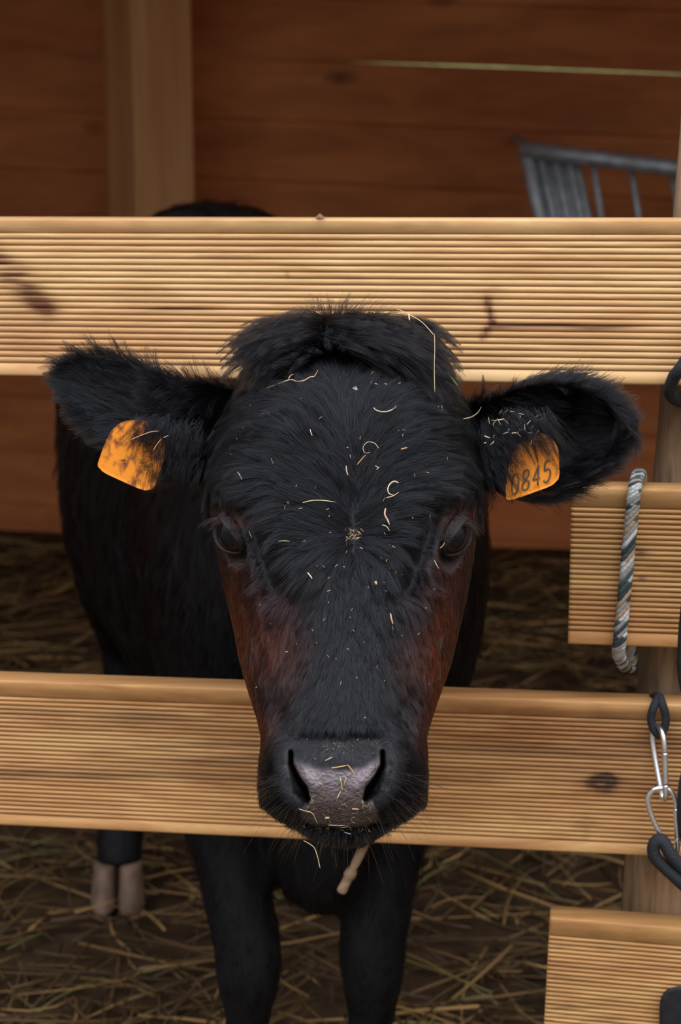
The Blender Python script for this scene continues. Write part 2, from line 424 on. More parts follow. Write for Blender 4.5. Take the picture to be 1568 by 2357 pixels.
def knot_mid(px, py):
    return .75*G(px, py, 1470, 1272, 26, 14)*(.6+.9*ns(px, py, (.05, .15)))+.8*G(px, py, 1477, 1331, 9, 6)+.35*G(px, py, 1545, 1350, 60, 70)*sstep(0, .5, ns(px, py, (.02, .12)))+.2*sstep(.2, .6, ns(px, py, (.01, .1), sd=3))
def knot_bot(px, py):
    return .5*G(px, py, 1300, 2330, 90, 60)*sstep(-.1, .5, ns(px, py, (.02, .1)))+.3*sstep(.1, .6, ns(px, py, (.01, .1), sd=6))
M_R1 = wood('pale_ribbed_pine', (.65, .42, .205), (.47, .265, .11), (.115, .038, .014), gs=(1.6, 45, 60), attr=True, seed=.4)
M_R2 = wood('orange_ribbed_pine', (.54, .305, .122), (.31, .135, .045), (.065, .028, .012), gs=(1.5, 42, 50), attr=True, seed=2.2)
M_R3 = wood('tan_ribbed_pine', (.50, .28, .108), (.35, .175, .060), (.075, .028, .014), gs=(2.4, 90, 110), attr=True, seed=5.1)
def mid(px, y1, y2): return (WF(px, y1)+WF(px, y2))/2
def hh(px, y1, y2): return np.linalg.norm(WF(px, y1)-WF(px, y2))
def ext(pL, pR, a, b_): return (-a, np.linalg.norm(pR-pL)+b_)
pL, pR = mid(0, 503, 865), mid(1568, 505, 888)
r1 = rail('fence_board', pL, pR, hh(784, 504, 877), M_R1, knot_top, ext(pL, pR, .55, .35), depth=.0021, gwf=.125)
tag(r1, 'pale ribbed pine rail across the top, behind the black forelock', 'fence board')
pL, pR = mid(0, 1566, 1900), mid(1568, 1622, 1975)
r2 = rail('fence_board', pL, pR, hh(784, 1594, 1938), M_R2, knot_low, ext(pL, pR, .55, .35), flatT=.016, pitch=.0043, depth=.0023, gwf=.19)
tag(r2, 'orange-brown ribbed pine rail behind the muzzle with a round dark knot', 'fence board')
pL, pR = mid(1312, 1122, 1482), mid(1568, 1125, 1494)
r3 = rail('fence_board', pL, pR, hh(1440, 1123, 1488), M_R3, knot_mid, (0, .45), step=.003, flatT=.018, flatB=.013, pitch=.0045, depth=.0025, gwf=.17)
tag(r3, 'short-ended ribbed pine board with the mottled rope tied round it', 'fence board')
pL, pR = mid(1257, 2108, 2450), mid(1568, 2135, 2478)
r4 = rail('fence_board', pL, pR, hh(1400, 2118, 2455), M_R3, knot_bot, (0, .45), step=.003, flatT=.018, pitch=.0043, depth=.0025, gwf=.18)
tag(r4, 'lowest ribbed pine board in the bottom right corner', 'fence board')

# rough fence posts behind the boards
M_FP = wood('weathered_post', (.42, .29, .18), (.15, .098, .058), (.06, .03, .02), gs=(9, 70, 70), axis='Z', seed=3.3, rough=.85, bump=.9)
def rough_post(top, bot, r, seed):
    n, m = 64, 40; V = []
    for i in range(n):
        f = i/(n-1); c = np.array(bot)*(1-f)+np.array(top)*f
        for k in range(m):
            a = k/m*2*math.pi
            rr = r*(1+.05*math.cos(2*a+1))
            V.append([c[0]+rr*math.cos(a), c[1]+rr*math.sin(a)*.8, c[2]])
    V = np.array(V); nz = .003*fbm(np.stack([V[:, 0]*60, V[:, 1]*60, V[:, 2]*9+seed], -1), 3)
    cc = np.repeat([np.array(bot)*(1-i/(n-1))+np.array(top)*i/(n-1) for i in range(n)], m, 0)
    d = V-cc; d /= np.linalg.norm(d, axis=1)[:, None]; V = V+d*nz[:, None]
    Fc = [[i*m+k, i*m+(k+1) % m, (i+1)*m+(k+1) % m, (i+1)*m+k] for i in range(n-1) for k in range(m)]
    Fc += [list(range(m))[::-1], [(n-1)*m+k for k in range(m)]]
    return V, Fc
rp = .062
def postc(px, py):
    a = WF(px, py, 1.5+.028+.052); return np.array([a[0]+rp, a[1], a[2]])
a, b_ = postc(1562, 420), postc(1437, 2110)
dz = (a-b_)/(a[2]-b_[2])
top = a+dz*(1.32-a[2]); bot = b_-dz*(b_[2]-0)
top[1] += .0; 
o = mesh_obj('fence_post', *rough_post(top, bot, rp, 1), M_FP)
tag(o, 'rough weathered round fence post at right behind the rope and boards', 'post')
lp = np.array([-.78, 1.5+.78*YAW+.085, 0])
o = mesh_obj('fence_post', *rough_post(lp+[0, 0, 1.3], lp, rp, 5), M_FP)
tag(o, 'weathered fence post outside the frame holding the left rail ends', 'post')

# ------------------------------------------------------------------ the calf: head as rings (px row, left, right, front, side, back depths, p, q)
HR = np.array([
 # v     L    R    front side  back  p   q
 [738,  770, 790, 1.440,1.450,1.460, 2.2,2.2],
 [744,  700, 860, 1.425,1.448,1.475, 2.2,2.2],
 [756,  655, 915, 1.410,1.445,1.485, 2.3,2.2],
 [780,  620, 965, 1.393,1.440,1.490, 2.4,2.2],
 [820,  592,1000, 1.374,1.435,1.492, 2.5,2.2],
 [870,  572,1030, 1.357,1.430,1.500, 2.6,2.2],
 [920,  545,1055, 1.345,1.428,1.520, 2.7,2.2],
 [980,  512,1080, 1.333,1.424,1.535, 2.8,2.2],
 [1040, 496,1092, 1.325,1.416,1.545, 2.8,2.2],
 [1100, 488,1096, 1.318,1.406,1.550, 2.7,2.2],
 [1160, 484,1098, 1.312,1.396,1.555, 2.5,2.1],
 [1230, 494,1092, 1.305,1.392,1.555, 2.3,2.0],
 [1300, 508,1084, 1.297,1.396,1.550, 2.1,1.9],
 [1380, 524,1072, 1.288,1.398,1.540, 2.0,1.8],
 [1450, 540,1056, 1.279,1.392,1.520, 2.0,1.75],
 [1520, 552,1040, 1.270,1.378,1.490, 2.0,1.8],
 [1590, 572,1016, 1.260,1.356,1.450, 2.1,1.9],
 [1650, 592, 994, 1.250,1.332,1.415, 2.3,2.0],
 [1700, 604, 980, 1.242,1.312,1.390, 2.5,2.1],
 [1750, 606, 976, 1.237,1.298,1.375, 2.7,2.2],
 [1800, 604, 976, 1.236,1.290,1.365, 2.8,2.3],
 [1845, 607, 973, 1.240,1.286,1.355, 2.7,2.3],
 [1872, 632, 946, 1.246,1.282,1.345, 2.5,2.2],
 [1896, 676, 902, 1.252,1.280,1.335, 2.3,2.2],
 [1922, 722, 862, 1.258,1.280,1.322, 2.2,2.2],
 [1934, 750, 840, 1.266,1.282,1.308, 2.2,2.2],
 [1939, 780, 812, 1.276,1.284,1.295, 2.2,2.2]])
_vv = np.linspace(738, 1939, 2403)
def _sm(col, s=14):
    y = np.interp(_vv, HR[:, 0], HR[:, col]); k = np.exp(-.5*(np.arange(-60, 61)/s)**2); k /= k.sum()
    yp = np.concatenate([2*y[0]-y[60:0:-1], y, 2*y[-1]-y[-2:-62:-1]])
    y2 = np.convolve(yp, k, 'valid')
    w = np.clip(np.minimum(_vv-738, 1939-_vv)/45, 0, 1); return y*(1-w)+y2*w
_C = {c: _sm(c) for c in range(1, 8)}
def hc(c, v): return np.interp(v, _vv, _C[c])
NOS_L = [(670, 1732), (672, 1760), (688, 1790), (706, 1814), (712, 1840)]; NOS_R = [(881, 1732), (880, 1762), (864, 1790), (844, 1814), (838, 1838)]
NW = [3, 5, 10, 18, 9]
def relief(px, py):
    d = np.zeros(np.shape(px))
    d += .010*G(px, py, 552, 1118, 62, 62)+.010*G(px, py, 1036, 1124, 58, 62)
    d += .004*G(px, py, 690, 980, 80, 80)+.004*G(px, py, 900, 985, 80, 80)-.004*G(px, py, 800, 900, 60, 90)-.003*G(px, py, 815, 1232, 26, 26)
    for pts in ([(574, 1178), (596, 1250), (630, 1350)], [(998, 1183), (974, 1260), (938, 1352)]):
        x, _ = pl_dist(px, py, pts); d -= .0135*np.exp(-(x/27)**2)
    for pts in ([(640, 1180), (655, 1260), (672, 1340)], [(922, 1180), (912, 1260), (900, 1340)]):
        x, _ = pl_dist(px, py, pts); d += .004*np.exp(-(x/22)**2)
    x, _ = pl_dist(px, py, [(790, 1330), (788, 1640)]); d += .005*np.exp(-(x/85)**4)
    d -= .006*G(px, py, 640, 1640, 30, 60)+.006*G(px, py, 938, 1640, 30, 60)
    d += .004*G(px, py, 585, 1440, 40, 80)+.004*G(px, py, 1010, 1440, 40, 80)
    d -= .004*np.exp(-((py-1695)/12)**2)*G(px, py, 785, 1695, 120, 999)
    d += .005*np.exp(-(np.hypot((px-780)/105, (py-1790)/70))**4)
    for pts in ([(648, 1712), (634, 1760), (648, 1815), (686, 1862)], [(902, 1712), (916, 1760), (904, 1815), (866, 1862)]):
        x, _ = pl_dist(px, py, pts); d += .0085*np.exp(-(x/21)**2)
    for pts, sg_ in ((NOS_L, -1), (NOS_R, 1)):
        x, w = pl_dist(px, py, pts, NW); P_ = np.array(pts); xe = np.interp(py, P_[:, 1], P_[:, 0]); lat = (px-xe)*sg_ > 0
        d -= np.where(lat, .036*np.exp(-(x/w)**2), .036*np.exp(-(x/3.2)**2))
        x2, _ = pl_dist(px, py, [(p_[0]-sg_*20, p_[1]) for p_ in pts[1:4]]); d += .003*np.exp(-(x2/14)**2)
    x, _ = pl_dist(px, py, [(612, 1770), (640, 1792)]); d -= .004*np.exp(-(x/12)**2)
    x, _ = pl_dist(px, py, [(684, 1888), (720, 1904), (785, 1911), (845, 1906), (893, 1888)]); d -= .009*np.exp(-(x/5.5)**2)
    x, _ = pl_dist(px, py, [(640, 1865), (684, 1888)]); d -= .004*np.exp(-(x/7)**2)
    x, _ = pl_dist(px, py, [(893, 1888), (935, 1862)]); d -= .004*np.exp(-(x/7)**2)
    return d
def head_dep(px, py):
    """depth of the front of the head under a photo pixel; 9 where there is none"""
    px, py = np.asarray(px, float), np.asarray(py, float)
    L, R = hc(1, py), hc(2, py); s = (px-(L+R)/2)/((R-L)/2); ok = (np.abs(s) < 1) & (py > 738) & (py < 1939)
    s = np.clip(s, -1, 1); g = (1-np.abs(s)**hc(6, py))**(1/hc(7, py))
    dep = hc(4, py)-(hc(4, py)-hc(3, py))*g-0*px
    fade = 1-np.abs(s)**8
    return np.where(ok, hc(4, py)-(hc(4, py)-hc(3, py))*g-relief(px, py)*fade, 9.)
nv, nu, nb = 440, 300, 90
vs = 738.3+(1938.7-738.3)*(.5-.5*np.cos(np.linspace(0, 1, nv)*math.pi))*.35+(1938.7-738.3)*np.linspace(0, 1, nv)*.65
t = np.linspace(-1, 1, nu); S = np.sin(t*math.pi/2)
px = []; dep = []
Lr, Rr = hc(1, vs), hc(2, vs); cxr, hwr = (Lr+Rr)/2, (Rr-Lr)/2
th = t*math.pi/2
pp, qq = hc(6, vs)[:, None], hc(7, vs)[:, None]
s = np.sign(th)*np.abs(np.sin(th))**(2/pp*.0+1.0); s = .35*s+.65*t[None, :]+0*pp
s[:, 0] = -1; s[:, -1] = 1
g = (1-np.abs(s)**pp)**(1/qq)
PX = cxr[:, None]+hwr[:, None]*s; PY = vs[:, None]+0*s
DF = hc(4, vs)[:, None]-(hc(4, vs)-hc(3, vs))[:, None]*g-relief(PX, PY)*(1-np.abs(s)**8)
tb = np.linspace(1, -1, nb+2)[1:-1]; sb = np.sin(tb*math.pi/2)[None, :]+0*pp
gb = (1-np.abs(sb)**2.2)**(1/2.2)
PXb = cxr[:, None]+hwr[:, None]*sb; DB = hc(4, vs)[:, None]+(hc(5, vs)-hc(4, vs))[:, None]*gb
HV = W(np.concatenate([PX, PXb], 1), np.concatenate([PY, vs[:, None]+0*sb], 1), np.concatenate([DF, DB], 1))
# eyes: push the skin into sockets and roll the lids over the balls
EYES = []
def eye(px0, py0, e, tilt):
    global HV
    e = np.array(e, float); e /= np.linalg.norm(e)
    S0 = W(px0, py0, head_dep(px0, py0)); Rb = .0185
    Ec = S0-e*Rb*.80
    ax = np.array([math.cos(tilt), 0, math.sin(tilt)]); ax -= e*ax.dot(e); ax /= np.linalg.norm(ax); bx = np.cross(e, ax)
    if bx[2] < 0: bx = -bx
    q = HV-Ec; h = q@e; a = q@ax; b_ = q@bx; r = np.sqrt(a*a+b_*b_)
    up = b_ > 0
    rho = np.sqrt((a/.0158)**2+(b_/np.where(up, .0094, .0102))**2)
    near = (h > -.02) & (r < .05)
    ball = np.sqrt(np.maximum(Rb**2-r**2, 0))
    lid = ball+np.where(up, .0052, .0022)*np.exp(-((rho-1.15)/.42)**2)+.0010
    w = 1-sstep(1.12, 1.95, rho)
    hn = h*(1-w)+lid*w
    inn = 1-sstep(.86, 1.0, rho)
    hn = hn*(1-inn)+(-.004)*inn
    # fold above and below the lids
    hn = hn-.0016*np.exp(-((rho-1.65)/.16)**2)
    hn = np.where(near, hn, h)
    HV = HV+(hn-h)[..., None]*e
    EYES.append((Ec, e, ax, bx, Rb))
eye(522, 1233, (-.62, -.77, -.02), -.58)
eye(1056, 1238, (.62, -.77, -.02), .58)
nt = nu+nb
def ringfaces(n, m):
    i = np.arange(n-1)[:, None]*m; k = np.arange(m)[None, :]; k2 = (k+1) % m
    F_ = np.stack([i+k, i+m+k, i+m+k2, i+k2], -1).reshape(-1, 4).tolist()
    return F_+[list(range(m)), [(n-1)*m+j for j in range(m)][::-1]]
HF = ringfaces(nv, nt)

# ears: cupped leaves with thickness
def resamp(pts, n):
    return spline(pts, n)
def ear(top, bot, depc, cup, cfrac=.5, n=56, m=40, thick=.005):
    T = resamp(top, n); B = resamp(bot, n); D = np.interp(np.linspace(0, 1, n), np.linspace(0, 1, len(depc)), depc)
    Cu = np.interp(np.linspace(0, 1, n), np.linspace(0, 1, len(cup)), cup)
    b_ = np.linspace(0, 1, m); out = []
    for side in (0, 1):
        f = b_[None, :]; XY = T[:, None]*(1-f[..., None])+B[:, None]*f[..., None]
        prof = (1-np.abs(2*np.clip((f-cfrac)/(2*np.where(f < cfrac, cfrac, 1-cfrac))+.5, 0, 1)-1)**2.2)
        dd = D[:, None]+Cu[:, None]*prof+side*thick
        if side: dd = dd+.004*np.sin(f*math.pi)
        out.append(W(XY[..., 0], XY[..., 1], dd))
    R_ = np.concatenate([out[0], out[1][:, ::-1]], 1)
    return R_, out[0]
ER_T = [(1062, 940), (1120, 925), (1180, 898), (1250, 880), (1320, 885), (1385, 915), (1425, 955), (1436, 985)]
ER_B = [(1062, 1070), (1115, 1110), (1170, 1132), (1240, 1138), (1310, 1118), (1380, 1072), (1425, 1025), (1438, 995)]
EL_T = [(560, 905), (490, 893), (425, 880), (360, 858), (300, 832), (230, 822), (180, 838), (163, 870)]
EL_B = [(560, 1050), (495, 1078), (430, 1085), (365, 1065), (300, 1030), (235, 985), (185, 930), (163, 885)]
earR, earRf = ear(ER_T, ER_B, [1.455, 1.415, 1.395, 1.385, 1.39, 1.405], [.0, .014, .034, .036, .024, .004], .5)
earL, earLf = ear(EL_T, EL_B, [1.455, 1.425, 1.412, 1.408, 1.408, 1.415], [.0, -.004, -.006, .002, .004, .0], .60)
def orient(R_):
    return R_.reshape(-1, 3), ringfaces(R_.shape[0], R_.shape[1])

# trunk, neck and legs
def loft(rings, n=40):
    """rings: (x, y, ztop, zbot, halfwidth, squareness)"""
    r = spline(rings, len(rings)*6); V = []
    a = np.arange(n)/n*2*math.pi
    for (x, y, zt, zb_, hw, q) in r:
        c, s_ = np.cos(a), np.sin(a); zc, hz = (zt+zb_)/2, (zt-zb_)/2
        hz = max(hz, .002); hw = max(hw, .002)
        V.append(np.stack([x+hw*np.sign(c)*np.abs(c)**(2/q)*(1-.12*np.maximum(-s_, 0)), np.full(n, y), zc+hz*np.sign(s_)*np.abs(s_)**(2/q)], -1))
    V = np.array(V); return V.reshape(-1, 3), ringfaces(len(V), n)
bm_ = MB()
bm_.add(*loft([(.005, 1.40, .885, .72, .055, 2), (.004, 1.47, .905, .68, .08, 2.1), (.0, 1.53, .908, .655, .092, 2.1), (-.005, 1.58, .93, .60, .11, 2.1), (-.012, 1.64, .955, .48, .145, 2.1),
  (-.022, 1.72, .975, .385, .172, 2.2), (-.03, 1.80, .985, .385, .18, 2.2), (-.05, 1.92, .985, .40, .195, 2.3), (-.085, 2.05, .985, .385, .225, 2.5), (-.125, 2.2, .995, .40, .232, 2.5),
  (-.16, 2.34, 1.02, .46, .205, 2.3), (-.185, 2.46, 1.022, .60, .17, 2.0), (-.20, 2.55, .97, .68, .11, 2), (-.203, 2.59, .88, .78, .03, 2)]))
def limb(pts): 
    q = spline([p[:3] for p in pts], len(pts)*9); r = np.interp(np.linspace(0, 1, len(q)), np.linspace(0, 1, len(pts)), [p[3] for p in pts])
    bm_.add(*tube(q, r, 20))
limb([(-.125, 1.83, .64, .085), (-.130, 1.76, .53, .062), (-.121, 1.70, .44, .045), (-.110, 1.665, .37, .036), (-.097, 1.655, .31, .036), (-.096, 1.655, .27, .035), (-.098, 1.665, .22, .025), (-.100, 1.675, .14, .022), (-.10, 1.672, .10, .028), (-.10, 1.655, .06, .026), (-.10, 1.64, .035, .030)])
limb([(.060, 1.83, .64, .085), (.062, 1.76, .53, .064), (.052, 1.70, .44, .046), (.042, 1.665, .37, .037), (.034, 1.655, .31, .036), (.033, 1.655, .27, .034), (.032, 1.665, .22, .025), (.03, 1.675, .14, .022), (.03, 1.672, .10, .028), (.03, 1.655, .06, .026), (.03, 1.64, .035, .030)])
limb([(-.28, 2.38, .82, .11), (-.30, 2.32, .64, .085), (-.318, 2.39, .50, .058), (-.326, 2.50, .38, .038), (-.328, 2.50, .28, .028), (-.330, 2.475, .17, .029), (-.330, 2.44, .12, .037), (-.330, 2.42, .085, .034), (-.33, 2.405, .05, .035)])
limb([(-.08, 2.38, .82, .11), (-.04, 2.36, .64, .085), (.0, 2.42, .50, .055), (.03, 2.50, .38, .036), (.04, 2.48, .28, .026), (.045, 2.44, .17, .026), (.045, 2.42, .12, .034), (.045, 2.405, .085, .031), (.045, 2.39, .05, .032)])
# brisket hanging between the front legs
a = np.linspace(0, 2*math.pi, 25)[:-1]; ph = np.linspace(.02, math.pi-.02, 16)
V = np.array([[-.018+.058*math.sin(p_)*math.cos(q), 1.665+.075*math.sin(p_)*math.sin(q), .425+.085*math.cos(p_)] for p_ in ph[::-1] for q in a]); bm_.add(V, ringfaces(16, 24))
# tail hanging at the rear
limb([(-.20, 2.53, .95, .022), (-.21, 2.60, .86, .017), (-.215, 2.63, .70, .014), (-.215, 2.63, .50, .014), (-.215, 2.62, .38, .022), (-.215, 2.62, .30, .008)])
tmp = bm_.build('tmp_body', None)
md = tmp.modifiers.new('r', 'REMESH'); md.mode = 'VOXEL'; md.voxel_size = .0075
ms = tmp.modifiers.new('s', 'SMOOTH'); ms.factor = .6; ms.iterations = 8
def bake(o, name):
    dg = bpy.context.evaluated_depsgraph_get(); dg.update()
    me = bpy.data.meshes.new_from_object(o.evaluated_get(dg), depsgraph=dg)
    me.name = name; return me
body_me = bake(tmp, 'body_tmp')
bo = bpy.data.objects.new('tmp_b2', body_me); COL.objects.link(bo); bo.location = tmp.location
ho = mesh_obj('tmp_head', HV.reshape(-1, 3), HF, None)
eo = []
for R_ in (earR, earL):
    V, Fc = orient(R_); eo.append(mesh_obj('tmp_ear', V, Fc, None))
import bmesh
for o_ in [ho, bo]+eo:
    b2 = bmesh.new(); b2.from_mesh(o_.data); bmesh.ops.triangulate(b2, faces=[f for f in b2.faces if len(f.verts) > 4]); bmesh.ops.recalc_face_normals(b2, faces=b2.faces[:]); b2.to_mesh(o_.data); b2.free()
for o_ in [bo]+eo:
    m_ = ho.modifiers.new('u', 'BOOLEAN'); m_.operation = 'UNION'; m_.object = o_
    try: m_.solver = 'MANIFOLD'
    except Exception: m_.solver = 'EXACT'
cm = bake(ho, 'calf')
need = len(ho.data.vertices)+.5*len(bo.data.vertices)
print('calf verts', len(cm.vertices), 'parts', len(ho.data.vertices), len(bo.data.vertices))
if len(cm.vertices) < need:
    print('UNION FAILED, trying exact')
    for m_ in ho.modifiers: m_.solver = 'EXACT'
    cm = bake(ho, 'calf'); print('calf verts', len(cm.vertices))
vv = np.empty(len(cm.vertices)*3); cm.vertices.foreach_get('co', vv); vv = vv.reshape(-1, 3)+np.array(ho.location)
base = np.array([-.1, 2.0, 0.])
cm.vertices.foreach_set('co', (vv-base).ravel()); cm.update()
for o_ in [tmp, bo, ho]+eo: bpy.data.objects.remove(o_)
calf = bpy.data.objects.new('calf', cm); COL.objects.link(calf); calf.location = base
cm.polygons.foreach_set('use_smooth', np.ones(len(cm.polygons), bool))
tag(calf, 'black calf with reddish-brown cheeks pushing its head between the fence rails', 'calf')

# skin and coat colours by place on the body
PAD = [(672, 1734), (682, 1742), (700, 1756), (740, 1766), (790, 1768), (835, 1762), (862, 1748), (876, 1732), (884, 1740), (884, 1764), (868, 1792), (846, 1818), (842, 1838), (856, 1846), (868, 1866), (868, 1890), (845, 1904), (785, 1909), (720, 1902), (696, 1886), (694, 1864), (706, 1850), (712, 1838), (702, 1812), (682, 1786), (668, 1760)]
VEL = [(640, 1712), (680, 1692), (785, 1690), (885, 1692), (925, 1714), (930, 1780), (905, 1830), (870, 1856), (870, 1895), (785, 1912), (695, 1892), (690, 1862), (655, 1838), (632, 1780)]
def brown(px, py):
    L = G(px, py, 618, 1490, 82, 80)+.8*G(px, py, 545, 1400, 45, 100)+.9*G(px, py, 565, 1560, 34, 75)+.5*G(px, py, 640, 1440, 60, 50)
    R = .85*G(px, py, 1020, 1490, 60, 110)+.75*G(px, py, 1045, 1380, 50, 95)+.5*G(px, py, 975, 1510, 60, 60)+.5*G(px, py, 1008, 1600, 30, 60)
    m = .5*G(px, py, 612, 1655, 26, 40)+.5*G(px, py, 970, 1660, 26, 40)+.45*G(px, py, 520, 1200, 60, 25)*(py < 1215)+.45*G(px, py, 1060, 1200, 60, 25)*(py < 1215)
    return np.clip(1.25*(L+R+m)*(1-G(px, py, 790, 1500, 110, 600))*(1-.9*G(px, py, 610, 1290, 38, 75))*(1-.9*G(px, py, 962, 1290, 38, 75)), 0, 1)
C_BLACK = np.array([.0060, .0058, .0072]); C_BROWN = np.array([.110, .022, .009])
def coat(px, py, dep):
    hd = (dep < 1.46) & (py > 730) & (py < 1945)
    b_ = np.where(hd, brown(px, py), 0)*np.clip(.75+.6*fbm(np.stack([px*.03, py*.012, px*0], -1), 2), 0, 1)
    b_ = b_[..., None]
    return C_BLACK*(1-b_)+C_BROWN*b_
cpx, cpy, cdp = proj(vv)
ccol = coat(cpx, cpy, cdp)*.8
hd = (cdp < 1.31) & (cpy > 1660)
ns_ = fbm(np.stack([cpx*.06, cpy*.06, cpx*0], -1), 3)[..., None]
wv = ((1-sstep(-16, 10, poly_sd(cpx, cpy, VEL)))*hd)[..., None]
ccol = ccol*(1-wv)+np.array([.014, .0125, .0135])*(1+.5*ns_)*wv
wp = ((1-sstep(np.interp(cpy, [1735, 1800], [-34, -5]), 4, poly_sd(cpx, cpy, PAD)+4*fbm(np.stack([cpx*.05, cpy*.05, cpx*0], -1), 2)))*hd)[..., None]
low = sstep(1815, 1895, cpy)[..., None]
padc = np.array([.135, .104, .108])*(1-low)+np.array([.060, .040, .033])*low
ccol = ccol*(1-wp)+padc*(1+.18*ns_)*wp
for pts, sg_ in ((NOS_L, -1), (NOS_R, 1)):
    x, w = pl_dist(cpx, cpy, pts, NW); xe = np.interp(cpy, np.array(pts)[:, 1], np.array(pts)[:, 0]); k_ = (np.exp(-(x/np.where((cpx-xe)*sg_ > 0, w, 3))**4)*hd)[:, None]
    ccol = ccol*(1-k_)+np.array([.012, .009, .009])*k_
for (Ec, e_, ax, bx, Rb) in EYES:
    q = vv-Ec; a = q@ax; b_ = q@bx; h = q@e_; up = b_ > 0
    rho = np.sqrt((a/.0158)**2+(b_/np.where(up, .0094, .0102))**2)
    w = ((1-sstep(1.25, 1.9, rho))*(h > -.01)*(np.sqrt(a*a+b_*b_) < .04))[:, None]
    ccol = ccol*(1-w)+np.array([.018, .0125, .012])*w*(1+.3*ns_)
    w = ((1-sstep(1.0, 1.16, rho))*(h > -.01)*(np.sqrt(a*a+b_*b_) < .04))[:, None]
    ccol = ccol*(1-w)+np.array([.008, .006, .006])*w
at = cm.color_attributes.new('Col', 'FLOAT_COLOR', 'POINT'); c4 = np.ones((len(vv), 4)); c4[:, :3] = ccol; at.data.foreach_set('color', c4.ravel().astype(np.float32))
wet = cm.attributes.new('wet', 'FLOAT', 'POINT'); wet.data.foreach_set('value', (wp[:, 0]).astype(np.float32))
M_SKIN, n, l, b = newmat('calf_skin')
a_ = n.new('ShaderNodeVertexColor'); a_.layer_name = 'Col'; l.new(a_.outputs['Color'], b.inputs['Base Color'])
b.inputs['Specular IOR Level'].default_value = .22
wa = n.new('ShaderNodeAttribute'); wa.attribute_name = 'wet'
mr = n.new('ShaderNodeMapRange'); mr.inputs['To Min'].default_value = .62; mr.inputs['To Max'].default_value = .40
l.new(wa.outputs['Fac'], mr.inputs['Value']); l.new(mr.outputs[0], b.inputs['Roughness'])
tc = n.new('ShaderNodeTexCoord'); vo = n.new('ShaderNodeTexVoronoi'); vo.feature = 'SMOOTH_F1'; vo.inputs['Scale'].default_value = 400
nz = n.new('ShaderNodeTexNoise'); nz.inputs['Scale'].default_value = 60; nz.inputs['Detail'].default_value = 2
mixv = n.new('ShaderNodeMix'); mixv.data_type = 'VECTOR'; mixv.inputs[0].default_value = .012
l.new(tc.outputs['Object'], nz.inputs['Vector']); l.new(tc.outputs['Object'], mixv.inputs[4]); l.new(nz.outputs['Color'], mixv.inputs[5]); l.new(mixv.outputs[1], vo.inputs['Vector'])
bp = n.new('ShaderNodeBump'); bp.inputs['Distance'].default_value = .0014
mu = n.new('ShaderNodeMath'); mu.operation = 'MULTIPLY'; mu.inputs[1].default_value = 1.0
l.new(wa.outputs['Fac'], mu.inputs[0]); l.new(mu.outputs[0], bp.inputs['Strength'])
inv = n.new('ShaderNodeMath'); inv.operation = 'SUBTRACT'; inv.inputs[0].default_value = 1; l.new(vo.outputs['Distance'], inv.inputs[1])
l.new(inv.outputs[0], bp.inputs['Height'])
nb2 = n.new('ShaderNodeTexNoise'); mpb = n.new('ShaderNodeMapping'); mpb.inputs['Scale'].default_value = (60, 60, 7); nb2.inputs['Scale'].default_value = 1; nb2.inputs['Detail'].default_value = 4
l.new(tc.outputs['Object'], mpb.inputs[0]); l.new(mpb.outputs[0], nb2.inputs['Vector'])
bp2 = n.new('ShaderNodeBump'); bp2.inputs['Distance'].default_value = .004; bp2.inputs['Strength'].default_value = .35
l.new(nb2.outputs['Fac'], bp2.inputs['Height']); l.new(bp.outputs[0], bp2.inputs['Normal'])
l.new(bp2.outputs[0], b.inputs['Normal'])
cm.materials.clear(); cm.materials.append(M_SKIN)

# eyeballs
M_EYE = vcol('eye', .03, .2); M_EYE.node_tree.nodes['Principled BSDF'].inputs['Coat Weight'].default_value = 0
M_EYE.node_tree.nodes['Principled BSDF'].inputs['Coat Roughness'].default_value = .02
for (Ec, e_, ax, bx, Rb) in EYES:
    th_ = np.linspace(0.001, math.pi-.001, 60); ph_ = np.arange(72)/72*2*math.pi
    T_, P_ = np.meshgrid(th_, ph_, indexing='ij')
    h = np.cos(T_); a = np.sin(T_)*np.cos(P_); b_ = np.sin(T_)*np.sin(P_)
    rr = Rb*(1+.05*np.exp(-(T_/.5)**2))
    V = Ec+rr[..., None]*(h[..., None]*e_+a[..., None]*ax+b_[..., None]*bx)
    ir = np.hypot(a, b_); pu = np.sqrt((a/.56)**2+(b_/.36)**2)
    col = np.where((pu < 1)[..., None], np.array([.004, .004, .006]), np.where((ir < .74)[..., None], np.array([.030, .008, .003]), np.array([.02, .012, .010])))
    mesh_obj('eye', V.reshape(-1, 3), ringfaces(60, 72), M_EYE, calf, True, col.reshape(-1, 3))
# cloven hooves
M_HOOF = simple('hoof_horn', (.17, .105, .072), .6, 0, .3, .4, 40, .35)
for (x, y) in ((-.10, 1.64), (.03, 1.64), (-.33, 2.40), (.045, 2.385)):
    for sx in (-1, 1):
        V = []
        for i in range(12):
            f = i/11; z = .062*(1-f)+.001*f; w_ = .0165+.0045*f; ln = .026+.014*f
            for k in range(20):
                a = k/20*2*math.pi
                V.append([x+sx*(.0185+.001*f)+w_*math.cos(a)*(.9 if math.cos(a)*sx < 0 else 1), y-.008-.012*f+ln*math.sin(a)*(1.1 if math.sin(a) < 0 else .8), z])
        mesh_obj('hoof', np.array(V), ringfaces(12, 20), M_HOOF, calf)

